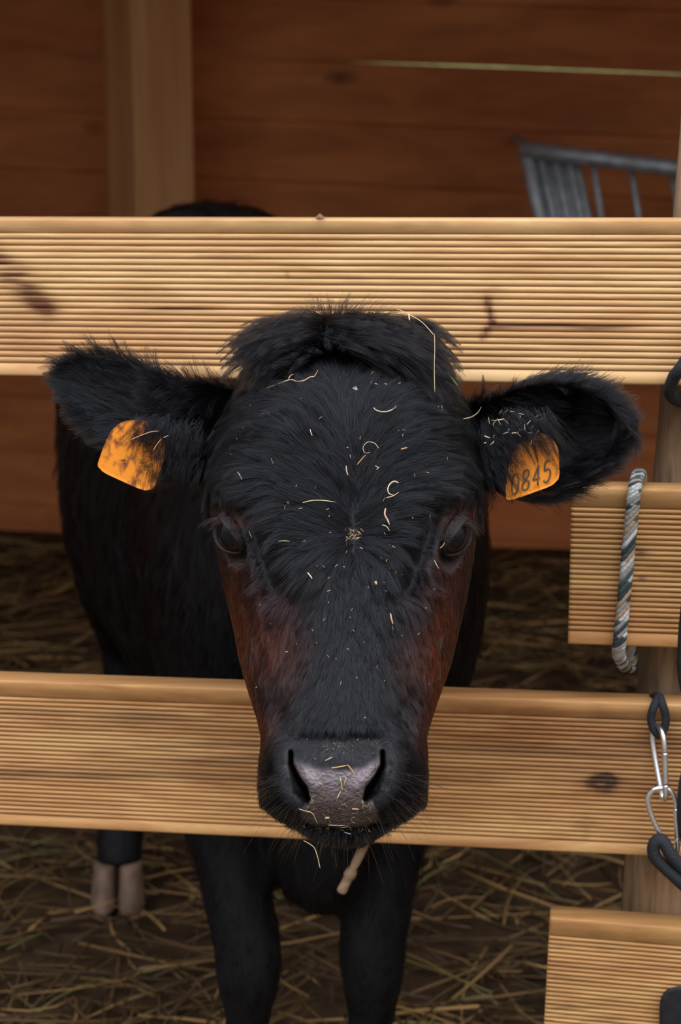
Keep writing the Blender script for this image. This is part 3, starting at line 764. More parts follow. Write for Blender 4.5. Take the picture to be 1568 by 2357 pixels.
# ------------------------------------------------------------------ fur
def hair_obj(name, Pt, rad, tint, parent, mat=None):
    """Pt: N x K x 3 world points, rad: N root radii (or N x K), tint: N x 3"""
    N, K = Pt.shape[:2]
    h = bpy.data.hair_curves.new(name); h.add_curves([K]*N)
    o = bpy.data.objects.new(name, h); COL.objects.link(o); o.parent = parent
    q = (Pt-np.array(parent.location)).reshape(-1, 3).astype(np.float32)
    pa = h.attributes.get('position') or h.attributes.new('position', 'FLOAT_VECTOR', 'POINT')
    pa.data.foreach_set('vector', q.ravel())
    if rad.ndim == 1: rad = rad[:, None]*np.linspace(1, .25, K)[None, :]
    ra = h.attributes.get('radius') or h.attributes.new('radius', 'FLOAT', 'POINT')
    ra.data.foreach_set('value', rad.ravel().astype(np.float32))
    ta = h.attributes.new('tint', 'FLOAT_COLOR', 'CURVE'); c4 = np.ones((N, 4)); c4[:, :3] = tint
    ta.data.foreach_set('color', c4.ravel().astype(np.float32))
    h.materials.append(mat or M_HAIR)
    return o
def norm(v): return v/(np.linalg.norm(v, axis=-1, keepdims=True)+1e-9)
XR = np.array([1., 0, 0]); UP = np.array([0, sP, cP]); FW = np.array([0, cP, -sP])
def sample(me_v, tri, dens):
    a, b_, c_ = me_v[tri[:, 0]], me_v[tri[:, 1]], me_v[tri[:, 2]]
    nn = np.cross(b_-a, c_-a); ar = np.linalg.norm(nn, axis=1)/2; cen = (a+b_+c_)/3
    w = ar*dens(cen, nn/(2*ar[:, None]+1e-12)); N = int(w.sum()); idx = rng.choice(len(tri), N, p=w/w.sum())
    u, v = rng.random(N), rng.random(N); m = u+v > 1; u[m] = 1-u[m]; v[m] = 1-v[m]
    return a[idx]+u[:, None]*(b_-a)[idx]+v[:, None]*(c_-a)[idx], norm(nn[idx]), idx
cm.calc_loop_triangles()
tri = np.empty(len(cm.loop_triangles)*3, np.int32); cm.loop_triangles.foreach_get('vertices', tri); tri = tri.reshape(-1, 3)
vn = np.empty(len(vv)*3); cm.vertices.foreach_get('normal', vn); vn = vn.reshape(-1, 3)

def comb(px, py):
    """screen direction (right, down) of the lie of the coat on the face"""
    wx, wy = 815, 1232; rx, ry = px-(wx-np.clip((wy-py)*.05, 0, 18)), py-wy; sg = np.where(rx < 0, -1, 1); ax_ = np.abs(rx)
    s_ = 100+.26*np.maximum(-ry, 0)
    al_up = 6+122*(1-np.exp(-ax_/s_))+20*sstep(180, 300, ax_)*sstep(-200, 0, ry)
    al_up += 30*sstep(250, 320, ax_)*(1-sstep(-200, -60, ry))*0
    al_dn = 180-np.degrees(np.arctan2(ax_, np.maximum(ry, 1)*2.4+10))*.95
    al_dn = np.where(ax_ > 150, np.maximum(al_dn, 125), al_dn)
    w = sstep(-70, 60, ry); al = al_up*(1-w)+al_dn*w
    al += 7*fbm(np.stack([px*.012, py*.012, px*0+3], -1), 2)*2
    al = np.radians(al)
    return sg*np.sin(al), -np.cos(al)
def strands(Pr, Nr, D, L, lift, K=6, bend=.55, clump=None, cl_n=0, jit=.12, grav=0.):
    """grow hairs: root, normal, lay direction, length"""
    N = len(Pr); D = norm(D-Nr*(D*Nr).sum(1)[:, None]); sd = norm(np.cross(Nr, D))
    j = rng.normal(0, jit, N)[:, None]; D = norm(D+sd*j)
    lf = (lift*(1+.35*rng.normal(0, 1, N)))[:, None]
    t_ = np.linspace(0, 1, K)[None, :, None]
    curve = (rng.normal(0, .10, N)+.28*vnoise(Pr*90))[:, None]
    p = Pr[:, None]+L[:, None, None]*(D[:, None]*t_+Nr[:, None]*(lf[:, None]*(t_-bend*t_**2))+sd[:, None]*(curve[:, None]*t_**2))
    p[..., 2] -= grav*L[:, None]*t_[..., 0]**2
    if cl_n:
        M = max(N//cl_n, 1); ci = rng.choice(N, M, replace=False)
        kd = kdtree.KDTree(M)
        for i, k in enumerate(ci): kd.insert(Pr[k], i)
        kd.balance()
        near = np.array([kd.find(v)[1] for v in Pr]); c_ = ci[near]
        off = norm(rng.normal(0, 1, (M, 3)))[near]*.10*L[:, None]
        tgt = p[c_]-Pr[c_][:, None]+(Pr[c_]*.75+Pr*.25)[:, None]+off[:, None]*t_
        w = (t_**1.2)*np.clip(clump*(1+.25*rng.normal(0, 1, N)), 0, .96)[:, None, None]
        p = p*(1-w)+tgt*w
    return p

def face_density(c, nn):
    px, py, dep = proj(c)
    front = (nn@FW) < .25
    hd = (dep < 1.50) & (py > 742) & (py < 1945) & front & (px > 455) & (px < 1125)
    d = np.interp(py, [1100, 1500, 1700], [.70e6, .82e6, 1.9e6])
    vel = poly_sd(px, py, VEL); vz = (vel < 4) & (dep < 1.31)
    d = np.where(vz, 0, d)
    for (Ec, e_, ax, bx, Rb) in EYES:
        q = c-Ec; a = q@ax; b_ = q@bx; up = b_ > 0
        rho = np.sqrt((a/.0158)**2+(b_/np.where(up, .0094, .0102))**2)
        d = np.where((rho < 1.14) & (np.linalg.norm(q, axis=1) < .04), 0, d)
        d = np.where((rho < 1.5) & (np.linalg.norm(q, axis=1) < .045), d*.6, d)
    x, w = pl_dist(px, py, NOS_L); d = np.where((x < 16), 0, d)
    x, w = pl_dist(px, py, NOS_R); d = np.where((x < 16), 0, d)
    return np.where(hd, d, 0)
Pr, Nr, ti = sample(vv, tri, face_density)
Nr = norm(vn[tri[ti]].mean(1))
px, py, dp = proj(Pr); dx, dy = comb(px, py)
# side of the head: hair lies back and down
side = sstep(.25, .8, 1-np.abs(Nr@FW))
D = dx[:, None]*XR-dy[:, None]*UP
sg = np.where(px > 790, 1., -1.)
cheek = (sstep(1230, 1330, py)*side)[:, None]
D = D*(1-cheek)+cheek*(-UP*.9+XR*sg[:, None]*.1+FW*.35)
mz = (sstep(1690, 1760, py))[:, None]
Dm = XR*((px-790)/190)[:, None]*.8-UP*(.35+.6*sstep(1780, 1900, py))[:, None]+FW*.25
D = norm(D)*(1-mz)+norm(Dm)*mz
L = np.interp(py, [740, 900, 1150, 1300, 1450, 1600, 1700, 1940], [.022, .025, .025, .019, .014, .0105, .0085, .0105])
L = L*(1-.45*side*(py > 1150)*(py < 1690))
cheekk = brown(px, py); L = L*(1-.35*cheekk)
for (Ec, e_, ax, bx, Rb) in EYES:
    q = np.linalg.norm(Pr-Ec, axis=1); L = np.where(q < .05, np.minimum(L, .0035+.16*np.maximum(q-.022, 0)), L)
for q_ in ([(576, 1185), (600, 1262), (634, 1345)], [(998, 1188), (972, 1265), (938, 1348)]):
    x, _ = pl_dist(px, py, q_); L = np.where(x < 40, L*np.interp(x, [0, 20, 40], [.42, .5, 1]), L)
L = L*rng.uniform(.7, 1.25, len(L))
lift = np.interp(py, [740, 1200, 1500, 1690, 1740, 1940], [.36, .32, .30, .36, .75, .8])
fore = sstep(1500, 1250, py)*0+np.interp(py, [740, 1350, 1500, 1660, 1720], [1, 1, .75, .65, .2]); fore = fore*(1-.75*side*(py > 1200))*(1-.5*cheekk)
Pt = strands(Pr, Nr, D, L, lift*(.75+.25*fore), 6, .6, .30+.42*fore, 30, .13)
tint = coat(px, py, dp)*np.exp(rng.normal(0, .45, len(px)))[:, None]
bb = brown(px, py); flip = rng.random(len(px)) < .35*(bb > .2); tint[flip] = C_BLACK
print('face hairs', len(Pt))
hair_obj('face_coat', Pt, np.interp(py, [1300, 1700], [.00018, .00015]), tint, calf)['kind'] = 'stuff'

# short velvet on the nose wings
def vel_density(c, nn):
    px, py, dep = proj(c); a = poly_sd(px, py, VEL) < 6; b_ = poly_sd(px, py, PAD) > 5
    x1, _ = pl_dist(px, py, NOS_L); x2, _ = pl_dist(px, py, NOS_R)
    return np.where(a & b_ & (dep < 1.31) & (x1 > 15) & (x2 > 15), 1.1e6, 0)
Pr, Nr, ti = sample(vv, tri, vel_density); Nr = norm(vn[tri[ti]].mean(1)); px, py, dp = proj(Pr)
D = XR*((px-780)/120)[:, None]-UP*.5
Pt = strands(Pr, Nr, D, rng.uniform(.0018, .0042, len(Pr)), np.full(len(Pr), .6), 4, .4, jit=.3)
hair_obj('muzzle_velvet', Pt, np.full(len(Pt), .0001), np.array([.009, .0085, .010])*rng.uniform(.6, 1.6, len(Pt))[:, None], calf)['kind'] = 'stuff'

# neck and body coat, longer and sparser
def body_density(c, nn):
    px, py, dep = proj(c)
    vis = (nn@norm(c-np.array([0, 0, H])).T.diagonal() < .3) if False else ((nn*norm(c-np.array([0, 0, H]))).sum(1) < .3)
    d = np.where((dep > 1.46) & (c[:, 2] > .02), 3.2e4, 0)
    inear = ((px > 1105) & (px < 1460) & (py > 860) & (py < 1170) & (dep < 1.47)) | ((px < 470) & (dep < 1.48))
    d = np.where(inear, 0, d)
    return d*vis*(px > -100)*(py < 2420)
Pr, Nr, ti = sample(vv, tri, body_density); Nr = norm(vn[tri[ti]].mean(1)); px, py, dp = proj(Pr)
D = np.array([0, .35, -1.])+.25*np.stack([fbm(Pr*6, 2), fbm(Pr*6+9, 2), fbm(Pr*6+4, 2)], -1)
L = np.where(Pr[:, 2] < .36, .012, .026)*rng.uniform(.6, 1.2, len(Pr))
Pt = strands(Pr, Nr, np.broadcast_to(D, Pr.shape), L, np.full(len(Pr), .28), 5, .6, .7, 16, .12)
hair_obj('body_coat', Pt, np.full(len(Pt), .00026), C_BLACK*rng.uniform(.6, 1.5, len(Pt))[:, None], calf)['kind'] = 'stuff'
print('body hairs', len(Pt))

# ears: long soft fur running towards the tips, fringe along the edges
def ear_fur(name, Ff, Rr_, tip_px, N1, N2, Nroot, sgn):
    n, m = Ff.shape[:2]; out = []; tn = []
    gu = np.gradient(Ff, axis=0); gv = np.gradient(Ff, axis=1); NN = norm(np.cross(gu, gv)); 
    NN = np.where(((NN@FW) > 0)[..., None], -NN, NN)
    # inner face
    i = np.clip((rng.random(N1)**.9*(n-2)).astype(int), 0, n-2); k = rng.integers(0, m-1, N1)
    u, v = rng.random(N1)[:, None], rng.random(N1)[:, None]
    Pr = Ff[i, k]*(1-u)*(1-v)+Ff[i+1, k]*u*(1-v)+Ff[i, k+1]*(1-u)*v+Ff[i+1, k+1]*u*v
    f = k/(m-1)
    D = norm(gu[i, k])*1.0+norm(gv[i, k])*((f-.5)*1.7)[:, None]
    L = .013+.012*np.abs(f-.5)*2; L *= rng.uniform(.6, 1.25, N1)
    out.append(strands(Pr, NN[i, k], D, L, np.full(N1, .38), 6, .5, .72, 22, .16))
    # both rims
    for kk, s_ in ((0, -1), (m-1, 1)):
        i = rng.integers(0, n-1, N2); u = rng.random(N2)[:, None]
        Pr = Ff[i, kk]*(1-u)+Ff[i+1, kk]*u+NN[i, kk]*rng.uniform(-.006, .001, N2)[:, None]
        D = norm(gu[i, kk])*.75+norm(gv[i, kk])*s_*rng.uniform(.5, 1.2, N2)[:, None]-NN[i, kk]*rng.uniform(-.3, .5, N2)[:, None]
        fr = i/n; L = (.010+.012*np.sin(np.clip(fr, 0, 1)*math.pi))*rng.uniform(.5, 1.3, N2)
        out.append(strands(Pr, norm(gv[i, kk])*s_, D, L, np.full(N2, .15), 6, .5, .6, 14, .18))
    # tip
    i = rng.integers(n-6, n, N2//2); k = rng.integers(0, m, N2//2); Pr = Ff[i, k]
    D = norm(gu[n-3, m//2])+norm(gv[i, k])*((k/(m-1)-.5)*2.2)[:, None]
    out.append(strands(Pr, NN[i, k], D, .016*rng.uniform(.5, 1.2, N2//2), np.full(N2//2, .2), 6, .5, .5, 14, .2))
    # long hair from the root across the inner side
    i = rng.integers(2, int(n*.42), Nroot); k = rng.integers(3, m-3, Nroot); Pr = Ff[i, k]
    D = norm(gu[i, k])*.9-UP*rng.uniform(.1, .9, Nroot)[:, None]
    out.append(strands(Pr, NN[i, k], D, rng.uniform(.016, .034, Nroot), np.full(Nroot, .62), 6, .55, .7, 20, .14))
    Pt = np.concatenate(out); print(name, len(Pt))
    o = hair_obj(name, Pt, np.full(len(Pt), .00017), C_BLACK*rng.uniform(.6, 1.5, len(Pt))[:, None], calf); o['kind'] = 'stuff'
ear_fur('ear_fur', earRf, earR, 0, 17000, 5200, 7000, 1)
ear_fur('ear_fur', earLf, earL, 0, 17000, 5200, 7000, -1)

# forelock: tousled topknot falling both ways from the poll
def flow(root_px, root_py, vx, vy, Lpx, gy, gx, out, K=9, wave=0.):
    """curves launched in the head plane; kept clear of the skull"""
    N = len(root_px); t_ = np.linspace(0, 1, K)[None, :]
    X = root_px[:, None]+Lpx[:, None]*(vx[:, None]*t_+gx[:, None]*t_**2); Y = root_py[:, None]+Lpx[:, None]*(vy[:, None]*t_+gy[:, None]*t_**2)
    d0 = np.minimum(head_dep(np.clip(root_px, 600, 990), np.maximum(root_py, 748)), 1.44)
    dd = d0[:, None]-out[:, None]*np.sin(np.minimum(t_*1.15, 1)*math.pi*.62)
    hd_ = head_dep(X, Y); hd_ = np.where(hd_ > 5, 1.45, hd_)
    dd = np.where(hd_ > 5, dd, np.minimum(dd, hd_-.002-.006*rng.random(N)[:, None]*t_))
    return W(X, Y, dd)
def clumped(Pt, cl, s=.75):
    N, K = Pt.shape[:2]; M = max(N//cl, 1); ci = rng.choice(N, M, replace=False); kd = kdtree.KDTree(M)
    for i, k in enumerate(ci): kd.insert(Pt[k, 0]*.4+Pt[k, -1]*.6, i)
    kd.balance(); near = np.array([kd.find(v)[1] for v in Pt[:, 0]*.4+Pt[:, -1]*.6]); c_ = ci[near]
    w = (np.linspace(0, 1, K)**1.1)[None, :, None]*np.clip(s*(1+.25*rng.normal(0, 1, N)), 0, .95)[:, None, None]
    return Pt*(1-w)+Pt[c_]*w
fl_ = []
def fam(N, rx, ry, ang, spread, Lp, grav, gx, out, cl=24, s=.75):
    x = rng.uniform(*rx, N); y = rng.uniform(*ry, N); a = np.radians(ang if np.isscalar(ang) else np.interp(x, rx, ang))+rng.normal(0, math.radians(spread), N)
    Lx = rng.uniform(*Lp, N); g_ = grav*rng.uniform(.7, 1.3, N)
    q = flow(x, y, np.cos(a), -np.sin(a), Lx, g_, np.full(N, gx), rng.uniform(*out, N))
    fl_.append(clumped(q, cl, s))
# rolling over to the left
fam(4200, (640, 770), (744, 800), (168, 150), 12, (95, 150), .62, -.05, (.018, .040), 34, .85)
fam(2200, (625, 740), (765, 835), (190, 160), 14, (45, 85), .55, 0, (.012, .026), 26, .8)
# rolling over to the right, over the crest
fam(5000, (770, 950), (740, 790), (42, 10), 12, (80, 135), .70, .0, (.016, .036), 34, .85)
fam(3800, (700, 880), (745, 795), (18, -5), 10, (120, 200), .48, .02, (.024, .046), 44, .88)
fam(2200, (880, 968), (765, 840), (-15, -50), 14, (40, 80), .5, .0, (.008, .02), 26, .8)
# underside of the roll
fam(3000, (640, 930), (785, 835), (200, -20), 22, (35, 75), .35, 0, (.010, .026), 26, .75)
# wisps standing up at the parting
fam(260, (720, 800), (744, 760), (125, 60), 22, (50, 100), .18, 0, (.004, .016), 10, .6)
fam(260, (690, 770), (744, 760), (165, 130), 12, (80, 140), .40, -.05, (.004, .016), 12, .75)
fam(90, (740, 860), (740, 756), (115, 40), 26, (60, 110), .25, .1, (.0, .016), 5, .4)
Pt = np.concatenate(fl_); print('forelock', len(Pt))
tt = C_BLACK*rng.uniform(.6, 1.7, len(Pt))[:, None]
o = hair_obj('forelock', Pt, np.full(len(Pt), .00017), tt, calf); o['kind'] = 'stuff'

# eyelashes
M_LASH = hairmat('eyelash_hair', .3)
for k, (Ec, e_, ax, bx, Rb) in enumerate(EYES):
    sx = -1 if k == 0 else 1; N = 60
    a = rng.uniform(-.99, -.5, N)  # along the upper lid, lateral part
    lat = ax*(sx if ax[0]*sx > 0 or True else 1)*(1 if (ax[0] > 0) == (sx > 0) else 1)
    lat = ax if ax[0]*sx > 0 else -ax
    aa = (-a)*.0150; bb_ = .0105*np.sqrt(np.maximum(1-(aa/.0162)**2, 0))
    r2 = np.sqrt(np.maximum(Rb**2-aa**2-bb_**2, 0))+.004
    Pr = Ec+lat*aa[:, None]+bx*bb_[:, None]+e_*r2[:, None]
    D = norm(lat*rng.uniform(.7, 1.0, N)[:, None]+e_*.15-np.array([0, 0, 1])*rng.uniform(.5, .95, N)[:, None])
    L = rng.uniform(.010, .021, N)
    t_ = np.linspace(0, 1, 6)[None, :, None]
    Pt = Pr[:, None]+L[:, None, None]*(D[:, None]*t_-np.array([0, 0, 1])*.45*t_**2)
    Pt = clumped(Pt, 20, .75)
    o = hair_obj('eyelashes', Pt, np.full(N, .00011), np.array([.035, .034, .042])*rng.uniform(.6, 1.4, N)[:, None], calf, M_LASH); o['kind'] = 'stuff'
# whiskers round the muzzle and chin
N = 190; th_ = rng.uniform(-.25, math.pi+.25, N)
wx = 790+np.cos(th_)*rng.uniform(100, 190, N); wy = np.minimum(1800+np.sin(th_)*rng.uniform(60, 130, N), 1925)
Lr, Rr = hc(1, wy), hc(2, wy); wx = np.clip(wx, Lr+4, Rr-4); dp = head_dep(wx, wy)
Pr = W(wx, wy, dp); D = norm(XR*((wx-790)/150)[:, None]-UP*(.25+.9*sstep(1780, 1930, wy))[:, None]-FW*rng.uniform(-.2, .35, N)[:, None]+rng.normal(0, .18, (N, 3)))
L = rng.uniform(.012, .034, N); t_ = np.linspace(0, 1, 7)[None, :, None]
Pt = Pr[:, None]+L[:, None, None]*(D[:, None]*t_+(rng.normal(0, .12, (N, 3))-np.array([0, 0, .12]))[:, None]*t_**2)
o = hair_obj('whiskers', Pt, np.full(N, .00010), np.array([.02, .014, .012])*rng.uniform(.5, 2, N)[:, None], calf); o['kind'] = 'stuff'

# ------------------------------------------------------------------ ear tags
M_TAG, n, l, b = newmat('orange_tag_plastic')
b.inputs['Roughness'].default_value = .5
def tagmat(name, amount, seed, dark):
    m, n, l, b = newmat(name); b.inputs['Roughness'].default_value = .5
    tc = n.new('ShaderNodeTexCoord'); x = n.new('ShaderNodeTexNoise'); x.inputs['Scale'].default_value = 150; x.inputs['Detail'].default_value = 5
    mp = n.new('ShaderNodeMapping'); mp.inputs['Location'].default_value = (seed, seed, 0); mp.inputs['Scale'].default_value = (1, 1, .55)
    l.new(tc.outputs['Object'], mp.inputs[0]); l.new(mp.outputs[0], x.inputs['Vector'])
    r = n.new('ShaderNodeValToRGB'); r.color_ramp.elements[0].position = amount; r.color_ramp.elements[1].position = amount+.17
    r.color_ramp.elements[0].color = (.86, .27, .018, 1); r.color_ramp.elements[1].color = (*dark, 1)
    l.new(x.outputs['Fac'], r.inputs[0]); l.new(r.outputs[0], b.inputs['Base Color']); return m
def plate(name, pts, depf, th, mat, ch=3):
    q = [tuple(p) for p in pts]
    for _ in range(ch):
        o_ = []
        for i in range(len(q)):
            a = np.array(q[i]); b_ = np.array(q[(i+1) % len(q)]); o_ += [tuple(a*.85+b_*.15), tuple(a*.15+b_*.85)]
        q = o_
    q = np.array(q); d = depf(q[:, 0], q[:, 1]); n_ = len(q)
    Vf, Vb = W(q[:, 0], q[:, 1], d), W(q[:, 0], q[:, 1], d+th)
    cf = q.mean(0); q2 = cf+(q-cf)*.93
    Vi = W(q2[:, 0], q2[:, 1], depf(q2[:, 0], q2[:, 1])+.0004)
    V = np.concatenate([Vi, Vf, Vb]); Fc = [list(range(n_))]
    for r_ in (0, 1):
        Fc += [[r_*n_+i, (r_+1)*n_+i, (r_+1)*n_+(i+1) % n_, r_*n_+(i+1) % n_] for i in range(n_)]
    Fc.append(list(range(2*n_, 3*n_))[::-1])
    o = mesh_obj(name, V, Fc, mat, None, False); return o
dL = lambda x, y: 1.396+.00010*(y-1050)-.00004*(x-300)
tl = plate('ear_tag', [(220, 1080), (240, 1024), (256, 990), (282, 970), (330, 964), (374, 1000), (382, 1040), (351, 1139)], dL, .0016, tagmat('stained_orange_plastic', .46, 3.0, (.20, .055, .014)))
tag(tl, 'orange ear tag with brown dirt stains, no digits showing, in the ear at left', 'ear tag')
dR = lambda x, y: 1.386+.00008*(y-1080)-.00006*(x-1225)
tr = plate('ear_tag', [(1166, 1156), (1164, 1120), (1176, 1050), (1205, 1008), (1245, 996), (1270, 1006), (1286, 1032), (1289, 1112)], dR, .0016, tagmat('orange_plastic', .56, 7.0, (.35, .13, .04)))
tag(tr, 'orange ear tag marked 0845 in the ear at right', 'ear tag')
for (o_, px_, py_, df) in ((tl, 322, 990, dL), (tr, 1236, 1016, dR)):
    c = W(px_, py_, df(px_, py_)-.0005)
    mesh_obj('stud', *tube([c, c-FW*.003], [.005, .0035], 16), simple('stud_plastic', (.75, .22, .02), .5), o_)
# digits 0845, drawn as strokes
DG = {'0': [[(0, .5), (.05, .85), (.28, 1), (.5, .85), (.56, .5), (.5, .15), (.28, 0), (.05, .15), (0, .5)]],
      '8': [[(.28, .52), (.05, .7), (.08, .92), (.28, 1), (.48, .92), (.5, .7), (.28, .52), (.03, .35), (.02, .1), (.28, 0), (.54, .1), (.53, .35), (.28, .52)]],
      '4': [[(.42, 0), (.42, 1), (.0, .34), (.58, .34)]],
      '5': [[(.5, 1), (.1, 1), (.06, .58), (.3, .64), (.52, .5), (.55, .25), (.38, .02), (.15, .0), (.0, .12)]]}
mb = MB(); M_INK = simple('tag_ink', (.12, .075, .035), .7)
o0 = np.array([1178., 1140.]); ux = np.array([24.5, -9.6]); uy = np.array([2.0, -46.])
for k, chx in enumerate('0845'):
    for st in DG[chx]:
        P2 = np.array([o0+ux*(k+.95*u*1.15)+uy*v*1.0 for u, v in st])
        if chx in '085': P2 = spline(P2, 36)
        else: P2 = np.concatenate([np.linspace(P2[i], P2[i+1], 8) for i in range(len(P2)-1)])
        mb.add(*tube(W(P2[:, 0], P2[:, 1], dR(P2[:, 0], P2[:, 1])-.00015), .00072, 6))
mb.build('number', M_INK, tr)['label'] = 'dark hand-marked digits 0845'

# hair falling over the tags
def over(rx, ry, ang, sp, Lp, N, depf, seed=0):
    x = rng.uniform(*rx, N); y = rng.uniform(*ry, N); a = np.radians(rng.normal(ang, sp, N)); Lx = rng.uniform(*Lp, N); t_ = np.linspace(0, 1, 7)[None]
    X = x[:, None]+Lx[:, None]*np.cos(a)[:, None]*t_; Y = y[:, None]-Lx[:, None]*np.sin(a)[:, None]*t_+Lx[:, None]*.12*t_**2
    d = depf(X, Y)-.003-.006*np.sin(t_*math.pi*.75)*rng.uniform(.5, 1.3, N)[:, None]+.004*(1-t_)
    return clumped(W(X, Y, d), 16, .75)
A = over((315, 392), (950, 1000), -125, 18, (25, 80), 420, dL); A2 = over((345, 470), (960, 1090), -112, 20, (30, 80), 520, dL)
B = over((1150, 1268), (935, 1012), -58, 17, (30, 115), 620, dR); B2 = over((1105, 1180), (960, 1100), -55, 18, (25, 85), 600, dR)
Pt = np.concatenate([A, A2, B, B2])
o = hair_obj('ear_fur', Pt, np.full(len(Pt), .00013), C_BLACK*rng.uniform(.6, 1.5, len(Pt))[:, None], calf); o['kind'] = 'stuff'

# ------------------------------------------------------------------ rope, cords, carabiners
def loopstrands(path, nst, hr_, sr, turns, closed, seed):
    m = MB(); path = np.asarray(path, float); K = len(path)
    T = norm(np.roll(path, -1, 0)-np.roll(path, 1, 0)) if closed else norm(np.gradient(path, axis=0))
    ref = XR; N_ = norm(ref-T*(T@ref)[:, None]); B_ = np.cross(T, N_); s_ = np.linspace(0, 1, K, endpoint=not closed)
    pal = [np.array([.60, .57, .52]), np.array([.040, .046, .050]), np.array([.40, .26, .16]), np.array([.52, .50, .47]), np.array([.055, .085, .072]), np.array([.30, .28, .26])]
    for k in range(nst):
        a = 2*math.pi*(turns*s_+k/nst)
        w_ = 1+.35*np.sin(2*a)          # plaited rather than laid
        q = path+hr_*(np.cos(a)[:, None]*N_*1.15+np.sin(a)[:, None]*B_*.85)
        V, Fc = tube(q, sr*(1+.12*np.sin(a*3)), 8, closed)
        r_ = np.random.default_rng(seed+k); seg_ = (np.arange(K)*1.0/(K/turns*.5)).astype(int); ids = r_.integers(0, len(pal), seg_.max()+2)
        cc = np.array([pal[(ids[j])] for j in seg_]); cc = np.repeat(cc, 8, 0)*(1+.12*r_.normal(0, 1, (K*8, 1)))
        m.add(V, Fc, np.clip(cc, 0, 1))
    return m
M_ROPE = vcol('rope_fibre', .75, .25, 0, .8, 900)
def fp(px, py, Y0): return WF(px, py, Y0)
rp_ = [fp(1466, 1106, 1.499), fp(1461, 1126, 1.4915), fp(1455, 1180, 1.4915), fp(1447, 1260, 1.4915), fp(1440, 1340, 1.4915), fp(1432, 1420, 1.4915), fp(1426, 1480, 1.4915),
       fp(1424, 1503, 1.497), fp(1432, 1522, 1.512), fp(1444, 1538, 1.532), fp(1452, 1520, 1.5385), fp(1450, 1440, 1.5385), fp(1456, 1330, 1.5385), fp(1466, 1220, 1.5385), fp(1474, 1130, 1.5385), fp(1474, 1096, 1.530), fp(1470, 1092, 1.514)]
rp_.append(rp_[0]); rpth = spline(rp_, 420)[:-1]
o = loopstrands(rpth, 6, .0032, .0023, 15, True, 4).build('rope', M_ROPE, None)
tag(o, 'mottled white, green and tan braided rope looped round the short board at right', 'rope')
M_CORD = simple('black_shock_cord', (.012, .012, .015), .75, 0, .4, .6, 700, .4)
def cord(name, pts, r, label, n=80, closed=False, cat='cord'):
    o = mesh_obj(name, *tube(spline(pts, n), r, 12, closed), M_CORD); tag(o, label, cat); return o
# cord coming over the lower rail and down to the first carabiner
cord('cord_loop', [fp(1478, 1612, 1.545), fp(1500, 1606, 1.525), fp(1517, 1602, 1.503), fp(1506, 1625, 1.488), fp(1499, 1652, 1.487), fp(1504, 1676, 1.487), fp(1516, 1690, 1.486), fp(1529, 1678, 1.487), fp(1533, 1650, 1.487), fp(1526, 1624, 1.488), fp(1519, 1604, 1.500), fp(1512, 1606, 1.525), fp(1492, 1614, 1.55)], .0037,
     'black cord looped over the lower rail above the carabiners')
M_ALU = simple('brushed_aluminium', (.80, .80, .82), .28, 1., .5, .05, 300, .05)
def carabiner(c_, L_, Wd, u, v, label, flip=1):
    """pear shape: wide end up; u across, v down the length; c_ the top"""
    u, v = norm(np.array(u)), norm(np.array(v)); wv_ = np.cross(u, v)
    out = [(0, 0), (-.30, .03), (-.47, .13), (-.50, .24), (-.40, .42), (-.20, .64), (.06, .88), (.14, .96), (.24, 1.0), (.36, .98), (.44, .90), (.45, .76)]
    gate = [(.45, .75), (.455, .55), (.45, .40), (.46, .30)]
    end = [(.46, .29), (.46, .20), (.38, .08), (.22, .015), (0, 0)]
    e = empty('carabiner', c_+v*L_); tag(e, label, 'carabiner')
    f = lambda P_: np.array([c_+u*x*Wd*flip+v*y*L_ for x, y in P_])
    body_ = spline(f(end+out[1:]), 90)
    mesh_obj('frame', *tube(body_, .0024, 12), M_ALU, e)
    mesh_obj('gate', *tube(spline(f(gate), 24), .0027, 12), M_ALU, e)
    g_ = f(gate); mesh_obj('hinge_pin', *tube([g_[0]-wv_*.003, g_[0]+wv_*.003], .0010, 8), M_ALU, e)
    return e
c1 = fp(1515, 1672, 1.485); c1b = fp(1520, 1832, 1.485); Lc = np.linalg.norm(c1b-c1)
carabiner(c1, Lc, .030, [.20, -.97, 0], c1b-c1, 'silver carabiner seen edge-on, the upper of the two')
c2 = fp(1524, 1814, 1.480); c2b = fp(1531, 1966, 1.480); 
carabiner(c2, np.linalg.norm(c2b-c2), .0255, [1, -.12, 0], c2b-c2, 'silver carabiner seen broadside, the lower of the two')
cord('cord_loop', [fp(1600, 2034, 1.478), fp(1568, 1995, 1.474), fp(1545, 1968, 1.472), (fp(1524, 1934, 1.474)), fp(1506, 1944, 1.474), fp(1508, 1972, 1.474), fp(1530, 1996, 1.474), fp(1560, 2024, 1.474), fp(1590, 2052, 1.478)], .0058,
     'black cord looped through the lower carabiner at the right edge')
cord('knotted_cord', [fp(1630, 520, 1.535), fp(1630, 494, 1.515), fp(1628, 512, 1.492), fp(1622, 640, 1.490), fp(1604, 780, 1.484), fp(1572, 842, 1.478), fp(1552, 868, 1.485), fp(1543, 900, 1.496), fp(1552, 916, 1.51), fp(1575, 925, 1.52), fp(1610, 930, 1.52)], .0056,
     'thick black cord hooked round the pale top rail at the right edge')
M_RUB = simple('black_rubber', (.010, .010, .012), .5, 0, .4, .2, 100, .3)
def strap(pts, w_, th, label, name='rubber_strap'):
    q = spline(pts, 120); m = MB(); V, Fc = tube(q, w_, 16, flat=th/w_)
    o = mesh_obj(name, V, Fc, M_RUB); tag(o, label, 'strap'); return o
